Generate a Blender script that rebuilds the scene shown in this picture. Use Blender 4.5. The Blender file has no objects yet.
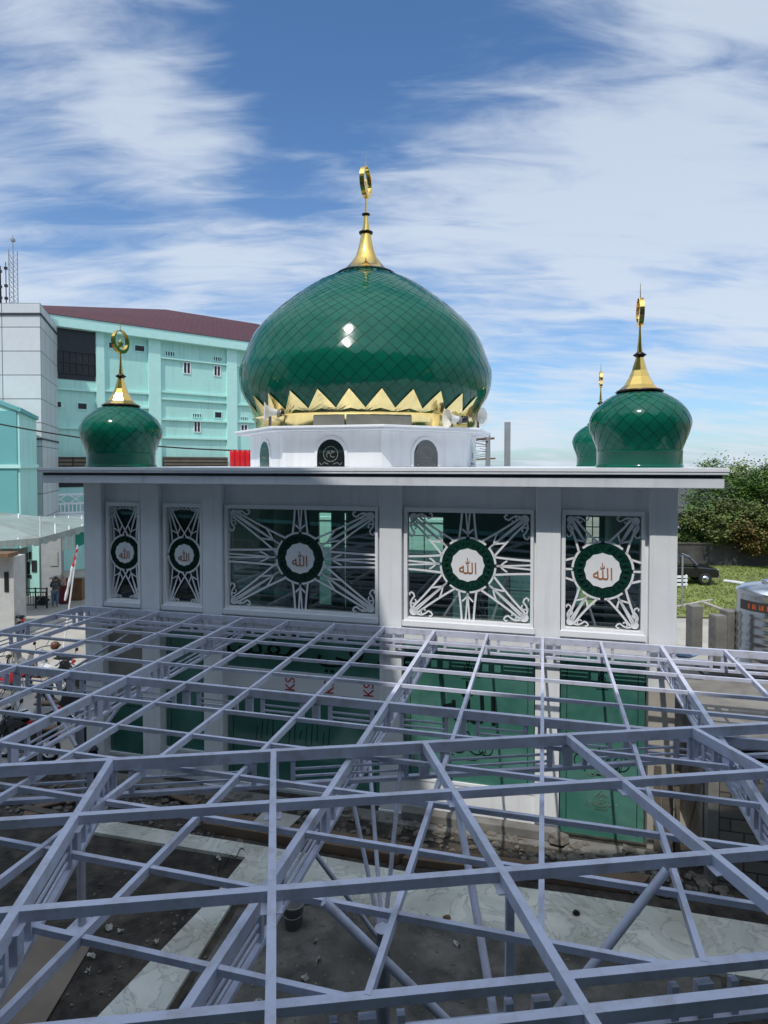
import bpy, math, random
from mathutils import Vector as V, Matrix
random.seed(7)
R = math.radians
SC = bpy.context.scene
COL = SC.collection

# ------------------------------------------------------------------ camera model
F, HC, PITCH = 617.0, 7.1, R(1.5)
CY = 465 + F * math.tan(PITCH)
CAM = V((0, 0, HC))
def ray(px, py):
    a, b = (px - 384) / F, (CY - py) / F
    return V((a, math.cos(PITCH) + b * math.sin(PITCH), -math.sin(PITCH) + b * math.cos(PITCH)))
def G(px, py, z=0.0):                       # point on a horizontal plane
    d = ray(px, py)
    return CAM + d * ((z - HC) / d.z)
def AY(px, py, Y):                          # point at a given distance ahead
    d = ray(px, py)
    return CAM + d * (Y / d.y)
def PL(px, py, p0, n):                      # point on any plane
    d = ray(px, py)
    return CAM + d * ((p0 - CAM).dot(n) / d.dot(n))
TH = R(14.5)
U, N = V((math.cos(TH), -math.sin(TH), 0)), V((math.sin(TH), math.cos(TH), 0))
def SD(px, py, d):                          # mosque frame: (s along facade, z) on the plane at depth d
    p = PL(px, py, N * d, N)
    return p.dot(U), p.z
def W(s, d, z):
    return U * s + N * d + V((0, 0, z))

# ------------------------------------------------------------------ materials
def nt(m):
    m.use_nodes = True
    t = m.node_tree
    return t, t.nodes, t.links, t.nodes['Principled BSDF']
MATS = {}
def mat(name, col, rough=.5, metal=0., var=.08, scale=2.5, bump=0., bscale=None, coat=0., spec=.5, dirt=None, dscale=.7, damt=.5):
    if name in MATS: return MATS[name]
    m = bpy.data.materials.new(name)
    t, n, l, b = nt(m)
    tc = n.new('ShaderNodeTexCoord')
    nz = n.new('ShaderNodeTexNoise'); nz.inputs['Scale'].default_value = scale; nz.inputs['Detail'].default_value = 6
    l.new(tc.outputs['Object'], nz.inputs['Vector'])
    cr = n.new('ShaderNodeValToRGB')
    cr.color_ramp.elements[0].position, cr.color_ramp.elements[1].position = .3, .7
    cr.color_ramp.elements[0].color = [c * (1 - var) for c in col] + [1]
    cr.color_ramp.elements[1].color = [min(1, c * (1 + var)) for c in col] + [1]
    l.new(nz.outputs['Fac'], cr.inputs['Fac'])
    out = cr.outputs['Color']
    if dirt:
        n2 = n.new('ShaderNodeTexNoise'); n2.inputs['Scale'].default_value = dscale; n2.inputs['Detail'].default_value = 10; n2.inputs['Roughness'].default_value = .65
        l.new(tc.outputs['Object'], n2.inputs['Vector'])
        r2 = n.new('ShaderNodeValToRGB'); r2.color_ramp.elements[0].position = .48; r2.color_ramp.elements[1].position = .66
        r2.color_ramp.elements[1].color = (damt,) * 3 + (1,)
        l.new(n2.outputs['Fac'], r2.inputs['Fac'])
        mx = n.new('ShaderNodeMix'); mx.data_type = 'RGBA'
        l.new(r2.outputs['Color'], mx.inputs[0]); l.new(out, mx.inputs[6]); mx.inputs[7].default_value = list(dirt) + [1]
        out = mx.outputs[2]
    l.new(out, b.inputs['Base Color'])
    b.inputs['Roughness'].default_value = rough
    b.inputs['Metallic'].default_value = metal
    b.inputs['Coat Weight'].default_value = coat
    b.inputs['Coat Roughness'].default_value = .04
    b.inputs['Specular IOR Level'].default_value = spec
    if bump:
        n3 = n.new('ShaderNodeTexNoise'); n3.inputs['Scale'].default_value = bscale or scale * 4; n3.inputs['Detail'].default_value = 8
        l.new(tc.outputs['Object'], n3.inputs['Vector'])
        bp = n.new('ShaderNodeBump'); bp.inputs['Strength'].default_value = bump; bp.inputs['Distance'].default_value = .05
        l.new(n3.outputs['Fac'], bp.inputs['Height']); l.new(bp.outputs['Normal'], b.inputs['Normal'])
    MATS[name] = m
    return m
def brickmat(name, c1, c2, mortar, w, h, ms, axes='XZ', off=.5, rough=.8, bump=.4, mul=.5):
    m = bpy.data.materials.new(name); t, n, l, b = nt(m)
    tc = n.new('ShaderNodeTexCoord'); sp = n.new('ShaderNodeSeparateXYZ'); cb = n.new('ShaderNodeCombineXYZ')
    l.new(tc.outputs['Object'], sp.inputs[0])
    l.new(sp.outputs[axes[0]], cb.inputs[0]); l.new(sp.outputs[axes[1]], cb.inputs[1])
    br = n.new('ShaderNodeTexBrick'); br.offset = off
    br.inputs['Scale'].default_value = 1; br.inputs['Brick Width'].default_value = w; br.inputs['Row Height'].default_value = h
    br.inputs['Mortar Size'].default_value = ms
    br.inputs['Color1'].default_value = list(c1) + [1]; br.inputs['Color2'].default_value = list(c2) + [1]; br.inputs['Mortar'].default_value = list(mortar) + [1]
    l.new(cb.outputs[0], br.inputs['Vector'])
    nz = n.new('ShaderNodeTexNoise'); nz.inputs['Scale'].default_value = 3; nz.inputs['Detail'].default_value = 8
    l.new(tc.outputs['Object'], nz.inputs['Vector'])
    mx = n.new('ShaderNodeMix'); mx.data_type = 'RGBA'; mx.blend_type = 'MULTIPLY'; mx.inputs[0].default_value = mul
    l.new(br.outputs['Color'], mx.inputs[6]); l.new(nz.outputs['Fac'], mx.inputs[7]); l.new(mx.outputs[2], b.inputs['Base Color'])
    b.inputs['Roughness'].default_value = rough
    bp = n.new('ShaderNodeBump'); bp.inputs['Strength'].default_value = bump; bp.inputs['Distance'].default_value = .02; bp.invert = True
    l.new(br.outputs['Fac'], bp.inputs['Height']); l.new(bp.outputs['Normal'], b.inputs['Normal'])
    return m

steel = mat('painted_steel', (.56, .585, .71), .42, var=.09, scale=1.2, bump=.03, dirt=(.33, .27, .235), dscale=5.5, damt=.42)
white = mat('white_paint', (.82, .835, .85), .55, var=.03, bump=.06, bscale=20, dirt=(.68, .69, .70), dscale=.6, damt=.35)
def streaks(m, col, amt=.45):
    t, n, l, b = m.node_tree, m.node_tree.nodes, m.node_tree.links, m.node_tree.nodes['Principled BSDF']
    src = b.inputs['Base Color'].links[0].from_socket
    tc = n.new('ShaderNodeTexCoord'); mp = n.new('ShaderNodeMapping'); mp.inputs['Scale'].default_value = (3.2, 3.2, .22); l.new(tc.outputs['Object'], mp.inputs[0])
    q = n.new('ShaderNodeTexNoise'); q.inputs['Scale'].default_value = 1.6; q.inputs['Detail'].default_value = 9; l.new(mp.outputs[0], q.inputs['Vector'])
    r = n.new('ShaderNodeValToRGB'); r.color_ramp.elements[0].position = .52; r.color_ramp.elements[1].position = .74; r.color_ramp.elements[1].color = (amt,) * 3 + (1,); l.new(q.outputs['Fac'], r.inputs[0])
    mx = n.new('ShaderNodeMix'); mx.data_type = 'RGBA'; l.new(r.outputs[0], mx.inputs[0]); l.new(src, mx.inputs[6]); mx.inputs[7].default_value = list(col) + [1]; l.new(mx.outputs[2], b.inputs['Base Color'])
streaks(white, (.60, .60, .59))
trimw = mat('bright_white_trim', (.82, .83, .85), .35, var=.02)
grillw = mat('white_laser_cut_sheet', (.80, .81, .83), .35, var=.02)
rooft = mat('roof_fascia_paint', (.70, .72, .76), .45, var=.03, dirt=(.5, .52, .55), dscale=1.2, damt=.3)
groove = mat('dark_groove', (.03, .03, .04), .6)
dglass = mat('dark_window_glass', (.012, .016, .016), .02, var=.3)
dglass.node_tree.nodes['Principled BSDF'].inputs['IOR'].default_value = 2.1
def thin_glass():
    m = bpy.data.materials.new('tinted_thin_glass'); t, n, l, b = nt(m); n.remove(b)
    tr = n.new('ShaderNodeBsdfTransparent'); tr.inputs[0].default_value = (.80, .90, .85, 1)
    gl = n.new('ShaderNodeBsdfGlossy'); gl.inputs['Roughness'].default_value = .015; gl.inputs[0].default_value = (.9, .95, .93, 1)
    lw = n.new('ShaderNodeFresnel'); lw.inputs[0].default_value = 2.0
    mx = n.new('ShaderNodeMixShader'); l.new(lw.outputs[0], mx.inputs[0]); l.new(tr.outputs[0], mx.inputs[1]); l.new(gl.outputs[0], mx.inputs[2]); l.new(mx.outputs[0], n['Material Output'].inputs[0])
    return m
tglass = thin_glass()
gold = mat('polished_gold', (.93, .62, .17), .16, 1., var=.06, bump=.03, bscale=3)
gold2 = mat('pale_gold_sheet', (.88, .71, .32), .12, 1., var=.10, scale=5, bump=.06, bscale=2.)
goldd = mat('dark_bronze', (.04, .03, .02), .35, .6)
greenu = mat('dark_green_seam', (.0012, .012, .008), .5)
mint = mat('mint_wall_paint', (.44, .76, .68), .7, var=.05, scale=.4, bump=.05, bscale=8, dirt=(.36, .63, .57), dscale=.35, damt=.5)
mintl = mat('mint_trim_paint', (.50, .80, .73), .65, var=.04)
mintd = mat('shaded_teal_paint', (.14, .40, .40), .7, var=.06, scale=.5)
streaks(mint, (.30, .52, .46), .6); streaks(rooft, (.46, .47, .48), .4)
darkw = mat('dark_opening', (.012, .013, .016), .35, var=.3)
concrete = mat('weathered_concrete', (.20, .195, .18), .9, var=.2, scale=2, bump=.3, dirt=(.12, .11, .10), dscale=1.1, damt=.8)
conc2 = mat('pale_concrete_paving', (.40, .37, .32), .9, var=.12, scale=.8, bump=.15, dirt=(.28, .25, .22), dscale=.35, damt=.7)
conc3 = mat('grey_cement_floor', (.085, .08, .070), .9, var=.4, scale=2.2, bump=.6, dirt=(.21, .195, .17), dscale=1.3, damt=.8)
dirtm = mat('dark_soil', (.038, .032, .026), .95, var=.6, scale=5, bump=1., bscale=9, dirt=(.10, .082, .062), dscale=1.5, damt=.9)
rubm = mat('rubble_stone', (.15, .135, .115), .95, var=.4, scale=5, bump=.6)
tanm = mat('tan_cement_floor', (.22, .175, .135), .85, var=.12, scale=1.5, bump=.1, dirt=(.15, .12, .095), damt=.6)
brown = mat('brown_cardboard', (.155, .105, .07), .8, var=.2, scale=2, bump=.1)
woodm = mat('grey_wood', (.105, .088, .07), .85, var=.3, scale=3, bump=.3)
woodd = mat('brown_wood', (.18, .10, .05), .6, var=.2)
black = mat('black_paint', (.012, .012, .014), .3, var=.2)
rubber = mat('rubber', (.015, .015, .016), .8)
chrome = mat('brushed_steel', (.62, .63, .65), .22, 1., var=.06, bump=.04)
redp = mat('red_plastic', (.55, .008, .015), .35, var=.08)
lawnm = mat('lawn_soil', (.17, .20, .05), .95, var=.3, scale=.6, bump=.4, dirt=(.24, .21, .10), dscale=.25, damt=.7)
grassm = mat('grass_blade', (.165, .215, .05), .8, var=.18, scale=.3)
bark = mat('bark', (.07, .05, .035), .95, var=.3, bump=.6)
greyp = mat('grey_plastic', (.20, .20, .20), .5)
ivory = mat('white_speaker_plastic', (.74, .73, .68), .4)
steelp = mat('zinc_pole', (.30, .31, .32), .5, .3, var=.15)
paperm = mat('white_paper', (.45, .44, .41), .8, var=.1)
skin = mat('skin', (.33, .19, .12), .6)
redink = mat('red_print', (.42, .02, .025), .6)
rust = mat('brown_gold_lettering', (.36, .13, .035), .4, var=.1)
etchb = mat('clear_etched_glass', (.006, .014, .012), .12)
etchw = mat('pale_etched_glass', (.24, .40, .33), .5)
wreath = mat('dark_green_wreath', (.003, .034, .021), .25, var=.4, scale=9)
gpanel = mat('green_frosted_glass', (.05, .175, .14), .10, var=.25, scale=.7, spec=.8, dirt=(.13, .30, .25), dscale=.45, damt=.75)
greyglass = mat('grey_band_panel', (.20, .20, .18), .2, var=.15)
awn = mat('dusty_awning_sheet', (.27, .32, .30), .5, var=.12, scale=1., dirt=(.19, .19, .17), dscale=.8, damt=.7)

def dome_mat():
    m = bpy.data.materials.new('green_enamel_tile'); t, n, l, b = nt(m)
    g = n.new('ShaderNodeNewGeometry'); cr = n.new('ShaderNodeValToRGB')
    cr.color_ramp.elements[0].color = (.003, .094, .057, 1); cr.color_ramp.elements[1].color = (.004, .110, .067, 1)
    l.new(g.outputs['Random Per Island'], cr.inputs['Fac']); l.new(cr.outputs['Color'], b.inputs['Base Color'])
    b.inputs['Roughness'].default_value = .10; b.inputs['Coat Weight'].default_value = .0; b.inputs['Specular IOR Level'].default_value = .28; b.inputs['Coat Roughness'].default_value = .025
    tc = n.new('ShaderNodeTexCoord'); nz = n.new('ShaderNodeTexNoise'); nz.inputs['Scale'].default_value = 1.6
    l.new(tc.outputs['Object'], nz.inputs['Vector'])
    bp = n.new('ShaderNodeBump'); bp.inputs['Strength'].default_value = .10; bp.inputs['Distance'].default_value = .05
    l.new(nz.outputs['Fac'], bp.inputs['Height']); l.new(bp.outputs['Normal'], b.inputs['Normal']); l.new(bp.outputs['Normal'], b.inputs['Coat Normal'])
    return m
green = dome_mat()
def marble_mat():
    m = bpy.data.materials.new('veined_white_marble'); t, n, l, b = nt(m)
    tc = n.new('ShaderNodeTexCoord'); nz = n.new('ShaderNodeTexNoise'); nz.inputs['Scale'].default_value = 1.1; nz.inputs['Detail'].default_value = 9; nz.inputs['Distortion'].default_value = 3.2
    l.new(tc.outputs['Object'], nz.inputs['Vector'])
    r = n.new('ShaderNodeValToRGB'); e = r.color_ramp.elements
    e[0].position = .44; e[0].color = (.78, .77, .70, 1); e[1].position = .56; e[1].color = (.68, .69, .63, 1)
    x = e.new(.495); x.color = (.46, .46, .41, 1); x = e.new(.475); x.color = (.64, .65, .59, 1); x = e.new(.515); x.color = (.70, .71, .65, 1)
    l.new(nz.outputs['Fac'], r.inputs['Fac'])
    n2 = n.new('ShaderNodeTexNoise'); n2.inputs['Scale'].default_value = .9; n2.inputs['Detail'].default_value = 8
    l.new(tc.outputs['Object'], n2.inputs['Vector'])
    r2 = n.new('ShaderNodeValToRGB'); r2.color_ramp.elements[0].position = .35; r2.color_ramp.elements[0].color = (.62, .60, .54, 1); r2.color_ramp.elements[1].position = .6
    l.new(n2.outputs['Fac'], r2.inputs['Fac'])
    mx = n.new('ShaderNodeMix'); mx.data_type = 'RGBA'; mx.blend_type = 'MULTIPLY'; mx.inputs[0].default_value = .8
    l.new(r.outputs['Color'], mx.inputs[6]); l.new(r2.outputs['Color'], mx.inputs[7]); l.new(mx.outputs[2], b.inputs['Base Color'])
    b.inputs['Roughness'].default_value = .35
    return m
marble = marble_mat()
blockm = brickmat('hollow_block_wall', (.21, .19, .165), (.15, .135, .12), (.06, .055, .05), .42, .22, .014, 'XZ', mul=.3)
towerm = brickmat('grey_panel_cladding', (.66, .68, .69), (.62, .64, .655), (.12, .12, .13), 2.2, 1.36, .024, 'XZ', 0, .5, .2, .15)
towers = brickmat('grey_panel_cladding_shaded', (.58, .60, .62), (.54, .56, .58), (.12, .12, .13), 1.5, 1.36, .024, 'YZ', 0, .5, .2, .15)  # same cladding, with the side's shade put into darker colours
tilem = brickmat('maroon_roof_tile', (.13, .022, .024), (.085, .018, .02), (.03, .01, .012), .45, .5, .03, 'XY', .5, .6, .6)
louvm = brickmat('brown_louvre', (.20, .165, .12), (.15, .12, .085), (.03, .025, .02), 6., .26, .05, 'XZ', 0, .8, .6)

# ------------------------------------------------------------------ mesh builder
class MB:
    def __init__(s): s.v, s.f, s.m, s.sm = [], [], [], []
    def add(s, vs, fs, mi=0, smooth=False):
        o = len(s.v); s.v += [tuple(p) for p in vs]
        for f in fs: s.f.append([i + o for i in f]); s.m.append(mi); s.sm.append(smooth)
        return s
    def box(s, x0, x1, y0, y1, z0, z1, mi=0):
        return s.add([(x0, y0, z0), (x1, y0, z0), (x1, y1, z0), (x0, y1, z0), (x0, y0, z1), (x1, y0, z1), (x1, y1, z1), (x0, y1, z1)],
                     [(3, 2, 1, 0), (4, 5, 6, 7), (0, 1, 5, 4), (1, 2, 6, 5), (2, 3, 7, 6), (3, 0, 4, 7)], mi)
    def beam(s, a, b, w, h, up=V((0, 0, 1)), drop=0., mi=0):     # top edge on the line a-b when drop = 0
        a, b = V(a), V(b); d = (b - a).normalized(); sd = d.cross(up)
        if sd.length < 1e-4: sd = V((1, 0, 0))
        sd.normalize(); u = sd.cross(d).normalized()
        vs = []
        for p in (a, b):
            for q, k in ((-1, 0), (1, 0), (1, 1), (-1, 1)):
                vs.append(p + sd * (q * w / 2) - u * (drop + k * h))
        return s.add(vs, [(0, 1, 2, 3), (7, 6, 5, 4), (1, 0, 4, 5), (2, 1, 5, 6), (3, 2, 6, 7), (0, 3, 7, 4)], mi)
    def tube(s, a, b, r0, r1=None, n=10, mi=0):
        return s.lathe([(r0, 0), (r1 if r1 is not None else r0, (V(b) - V(a)).length)], n, a, V(b) - V(a), True, mi)
    def lathe(s, prof, n=24, o=(0, 0, 0), ax=(0, 0, 1), cap=True, mi=0, smooth=True):
        ax = V(ax).normalized(); o = V(o)
        x = ax.orthogonal().normalized() if abs(ax.z) < .999 else V((1, 0, 0)); y = ax.cross(x)
        vs = [o + ax * z + (x * math.cos(2 * math.pi * i / n) + y * math.sin(2 * math.pi * i / n)) * r for r, z in prof for i in range(n)]
        fs = [(k * n + i, k * n + (i + 1) % n, (k + 1) * n + (i + 1) % n, (k + 1) * n + i) for k in range(len(prof) - 1) for i in range(n)]
        s.add(vs, fs, mi, smooth)
        if cap:
            s.add(vs[:n], [tuple(range(n - 1, -1, -1))], mi); s.add(vs[-n:], [tuple(range(n))], mi)
        return s
    def prism(s, pts, off, mi=0):                                # polygon (3-D points) extruded by a vector
        n = len(pts); off = V(off); p = [V(q) for q in pts]
        return s.add(p + [q + off for q in p], [tuple(range(n - 1, -1, -1)), tuple(range(n, 2 * n))] + [(i, (i + 1) % n, n + (i + 1) % n, n + i) for i in range(n)], mi)
    def path(s, pts, r, n=6, mi=0):
        for a, b in zip(pts, pts[1:]): s.tube(a, b, r, r, n, mi)
        return s
    def rock(s, c, r, mi=0):
        c = V(c); ico = []
        for k, (zz, rr) in enumerate(((-.8, .5), (-.1, 1.), (.6, .7))):
            for i in range(6):
                a = i * math.pi / 3 + k * .5; q = random.uniform(.7, 1.25)
                ico.append(c + V((math.cos(a) * rr * q * r[0], math.sin(a) * rr * q * r[1], zz * random.uniform(.7, 1.2) * r[2])))
        fs = [(k * 6 + i, k * 6 + (i + 1) % 6, k * 6 + 6 + (i + 1) % 6, k * 6 + 6 + i) for k in (0, 1) for i in range(6)] + [(5, 4, 3, 2, 1, 0), (12, 13, 14, 15, 16, 17)]
        return s.add(ico, fs, mi)
    def build(s, name, mats, parent=None, bevel=0., loc=None, rz=0.):
        me = bpy.data.meshes.new(name); me.from_pydata(s.v, [], s.f)
        for m in (mats if isinstance(mats, (list, tuple)) else [mats]): me.materials.append(m)
        me.polygons.foreach_set('material_index', s.m); me.polygons.foreach_set('use_smooth', s.sm)
        me.validate(); me.update()
        o = bpy.data.objects.new(name, me); COL.objects.link(o)
        if parent: o.parent = parent
        if loc is not None: o.location = loc
        o.rotation_euler.z = rz
        if bevel:
            b = o.modifiers.new('bevel', 'BEVEL'); b.width = bevel; b.segments = 2; b.limit_method = 'ANGLE'
        return o
def tag(o, label, cat, group=None):
    o['label'] = label; o['category'] = cat
    if group: o['group'] = group
    return o
def struct(o, kind='structure'):
    o['kind'] = kind; return o
def thing(name, label, cat, loc=(0, 0, 0), rz=0., group=None):
    o = bpy.data.objects.new(name, None); COL.objects.link(o); o.location = loc; o.rotation_euler.z = rz; o.empty_display_size = .3
    return tag(o, label, cat, group)
def copy_tree(o, parent=None):
    c = o.copy(); COL.objects.link(c)
    if parent: c.parent = parent
    for ch in list(o.children): copy_tree(ch, c)
    return c
def text_mesh(body, size, font_scale_x=1.0):
    c = bpy.data.curves.new('lettering', 'FONT'); c.body = body; c.size = size; c.extrude = .003; c.align_x = 'CENTER'
    o = bpy.data.objects.new('lettering', c); COL.objects.link(o)
    dg = bpy.context.evaluated_depsgraph_get(); me = bpy.data.meshes.new_from_object(o.evaluated_get(dg))
    COL.objects.unlink(o); bpy.data.objects.remove(o); bpy.data.curves.remove(c)
    ys = [v.co.y for v in me.vertices]; xs = [v.co.x for v in me.vertices]
    my, mx = (min(ys) + max(ys)) / 2, (min(xs) + max(xs)) / 2
    vs = [V(((v.co.x - mx) * font_scale_x, v.co.y - my, v.co.z)) for v in me.vertices]
    fs = [tuple(p.vertices) for p in me.polygons]
    bpy.data.meshes.remove(me)
    return vs, fs

# ------------------------------------------------------------------ world, sun, camera
SUN_EL, SUN_AZ = R(56), R(22)                       # behind the camera, to the left
TO_SUN = V((-math.sin(SUN_AZ) * math.cos(SUN_EL), -math.cos(SUN_AZ) * math.cos(SUN_EL), math.sin(SUN_EL)))
def world():
    w = bpy.data.worlds.new('World'); SC.world = w; w.use_nodes = True
    n, l = w.node_tree.nodes, w.node_tree.links
    bg = n['Background']; bg.inputs['Strength'].default_value = .15
    sk = n.new('ShaderNodeTexSky'); sk.sky_type = 'NISHITA'; sk.sun_disc = False
    sk.sun_elevation = SUN_EL; sk.sun_rotation = math.atan2(TO_SUN.x, TO_SUN.y); sk.air_density = 1.; sk.dust_density = .6; sk.ozone_density = 2.4; sk.altitude = 10
    tc = n.new('ShaderNodeTexCoord'); sp = n.new('ShaderNodeSeparateXYZ'); l.new(tc.outputs['Generated'], sp.inputs[0])
    def M(op, a, b=None, c=None):
        q = n.new('ShaderNodeMath'); q.operation = op
        for i, x in enumerate((a, b, c)):
            if x is None: continue
            if isinstance(x, (int, float)): q.inputs[i].default_value = x
            else: l.new(x, q.inputs[i])
        return q.outputs[0]
    z = M('MAXIMUM', sp.outputs['Z'], 0.); zd = M('ADD', z, .22)
    cb = n.new('ShaderNodeCombineXYZ'); l.new(M('DIVIDE', sp.outputs['X'], zd), cb.inputs[0]); l.new(M('DIVIDE', sp.outputs['Y'], zd), cb.inputs[1])
    def noise(rot, sc, scale, det, rough, dist, loc=(0, 0, 0)):
        mp = n.new('ShaderNodeMapping'); mp.inputs['Rotation'].default_value[2] = rot; mp.inputs['Scale'].default_value = sc; mp.inputs['Location'].default_value = loc
        l.new(cb.outputs[0], mp.inputs[0])
        q = n.new('ShaderNodeTexNoise'); q.inputs['Scale'].default_value = scale; q.inputs['Detail'].default_value = det; q.inputs['Roughness'].default_value = rough; q.inputs['Distortion'].default_value = dist
        l.new(mp.outputs[0], q.inputs['Vector']); return q.outputs['Fac']
    big = noise(R(20), (.8, 1.15, 1), .85, 3, .5, .5, CLOUD)
    wisp = noise(R(-40), (.8, 2.6, 1), 1.3, 9, .55, .8, (3.3, .7, 0))
    fine = noise(R(-52), (1.0, 3.4, 1), 3.6, 9, .58, .6, (1, 2, 0))
    s = M('ADD', M('ADD', M('MULTIPLY', big, .95), M('MULTIPLY', wisp, .70)), M('MULTIPLY', fine, .50))
    for az, el, k, wgt in CLOUDS:
        dv = V((math.sin(R(az)) * math.cos(R(el)), math.cos(R(az)) * math.cos(R(el)), math.sin(R(el))))
        q = n.new('ShaderNodeVectorMath'); q.operation = 'DOT_PRODUCT'; l.new(tc.outputs['Generated'], q.inputs[0]); q.inputs[1].default_value = dv
        s = M('MULTIPLY_ADD', M('EXPONENT', M('MULTIPLY', M('SUBTRACT', q.outputs['Value'], 1.), k)), wgt * .78, s)
    mr = n.new('ShaderNodeMapRange'); mr.interpolation_type = 'SMOOTHSTEP'; l.new(s, mr.inputs[0]); mr.inputs[1].default_value = .90; mr.inputs[2].default_value = 1.27
    mr.inputs[4].default_value = .78
    # whiter veil low down
    veil = n.new('ShaderNodeMapRange'); l.new(z, veil.inputs[0]); veil.inputs[1].default_value = 0.; veil.inputs[2].default_value = .45; veil.inputs[3].default_value = .16; veil.inputs[4].default_value = .0
    fac = M('MINIMUM', M('ADD', mr.outputs[0], veil.outputs[0]), .92)
    mx = n.new('ShaderNodeMix'); mx.data_type = 'RGBA'
    tn = n.new('ShaderNodeMix'); tn.data_type = 'RGBA'; tn.blend_type = 'MULTIPLY'; tn.inputs[0].default_value = 1; l.new(sk.outputs[0], tn.inputs[6]); hz = n.new('ShaderNodeMapRange'); l.new(z, hz.inputs[0]); hz.inputs[1].default_value = .0; hz.inputs[2].default_value = .32
    hc = n.new('ShaderNodeMix'); hc.data_type = 'RGBA'; l.new(hz.outputs[0], hc.inputs[0]); hc.inputs[6].default_value = (.40, .55, .70, 1); hc.inputs[7].default_value = (.46, .62, .75, 1); l.new(hc.outputs[2], tn.inputs[7])
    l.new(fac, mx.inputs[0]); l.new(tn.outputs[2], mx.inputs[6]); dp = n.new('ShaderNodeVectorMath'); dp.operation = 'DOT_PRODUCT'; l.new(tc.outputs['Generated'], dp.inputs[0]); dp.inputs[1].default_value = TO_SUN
    fw = M('MULTIPLY_ADD', M('POWER', M('MAXIMUM', dp.outputs['Value'], 0.), 4.), 2.6, 1.)  # clouds brightened toward the unseen sun to lift ambient light in the shade
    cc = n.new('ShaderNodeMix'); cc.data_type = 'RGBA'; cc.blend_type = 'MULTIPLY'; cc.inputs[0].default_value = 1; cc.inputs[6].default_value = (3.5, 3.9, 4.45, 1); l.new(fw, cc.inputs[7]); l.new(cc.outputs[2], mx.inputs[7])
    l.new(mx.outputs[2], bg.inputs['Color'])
CLOUD = (-4.2, -3.1, 0)
CLOUDS = [(-4.0, 33.1, 90, -0.3), (-12.0, 32.2, 110, -0.2), (-25.2, 21.7, 130, -0.26), (-7.7, 24.7, 200, -0.18), (4.2, 29.5, 160, -0.1), (15.7, 31.8, 200, -0.08), (-21.3, 27.8, 200, 0.16), (-27.3, 29.8, 120, 0.1), (-13.8, 29.8, 300, 0.14), (3.3, 21.8, 90, 0.16), (-18.1, 17.8, 60, 0.14), (25.3, 28.4, 50, 0.16), (22.3, 20.0, 60, 0.12)]
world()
sl = bpy.data.lights.new('sun', 'SUN'); sl.energy = 2.15; sl.angle = R(.5); sl.color = (1., .955, .89)
so = bpy.data.objects.new('sun', sl); COL.objects.link(so); so.rotation_euler = (-TO_SUN).to_track_quat('-Z', 'Y').to_euler(); so.location = (-20, -40, 60)
cd = bpy.data.cameras.new('camera'); cd.lens = F / 1024 * 36; cd.sensor_width = 36; cd.shift_y = -(512 - CY) / 1024 ; cd.clip_end = 2000; cd.clip_start = .05
co = bpy.data.objects.new('camera', cd); COL.objects.link(co); co.location = CAM; co.rotation_euler = (R(90) - PITCH, 0, 0); SC.camera = co
SC.view_settings.view_transform = 'Standard'; SC.view_settings.look = 'None'; SC.view_settings.exposure = .42; SC.view_settings.gamma = 1
try: SC.view_settings.use_curve_mapping = False
except Exception: pass
SC.cycles.max_bounces = 6; SC.cycles.use_denoising = True

# ------------------------------------------------------------------ ground
def sheet(name, pts, m, z, kind='structure', thick=0.):
    mb = MB(); p = [(q[0], q[1], z) for q in pts]
    if thick: mb.prism([(q[0], q[1], z - thick) for q in pts], (0, 0, thick))
    else: mb.add(p, [tuple(range(len(p)))])
    o = mb.build(name, m); return struct(o, kind)
sheet('ground', [(-450, -250), (450, -250), (450, 600), (-450, 600)], mat('bare_ground', (.30, .27, .23), .95, var=.2, scale=.15, bump=.2), -.10)
sheet('courtyard_paving', [(-45, 9), (-9.6, 11.5), (-9.0, 14), (-6, 24), (-6, 60), (-60, 60), (-60, 9)], conc2, -.04)
sheet('soil_floor', [(-14, -6), (14, -6), (14, 9.4), (9, 11.0), (-9.2, 15.2), (-14, 16)], dirtm, -.06)
sheet('cement_floor', [G(238, 905), G(345, 902), G(390, 915), G(600, 955), G(720, 975), G(760, 1200), G(120, 1200), G(190, 985)], conc3, -.045)
sheet('tan_floor', [G(-70, 940), G(84, 930), G(96, 935), G(20, 1062), G(-140, 1062)], tanm, -.03)
sheet('lawn', [(8, 29.5), (60, 24), (90, 44), (60, 60), (8, 47)], lawnm, -.04)
sheet('concrete_road', [(6.8, 14), (60, 12), (62, 23.6), (8, 29.0)], conc2, -.05)

gb = MB()
for i in range(16000):
    x, y = random.uniform(12, 30), random.uniform(29.2, 46)
    if y < 29.5 - (x - 8) * .105: continue
    h, a = random.uniform(.02, .07), random.uniform(0, math.pi)
    dx, dy = math.cos(a) * .05, math.sin(a) * .05
    gb.add([(x - dx, y - dy, -.04), (x + dx, y + dy, -.04), (x + random.uniform(-.06, .06), y + random.uniform(-.06, .06), h)], [(0, 1, 2)])
struct(gb.build('grass', grassm), 'stuff')

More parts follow.
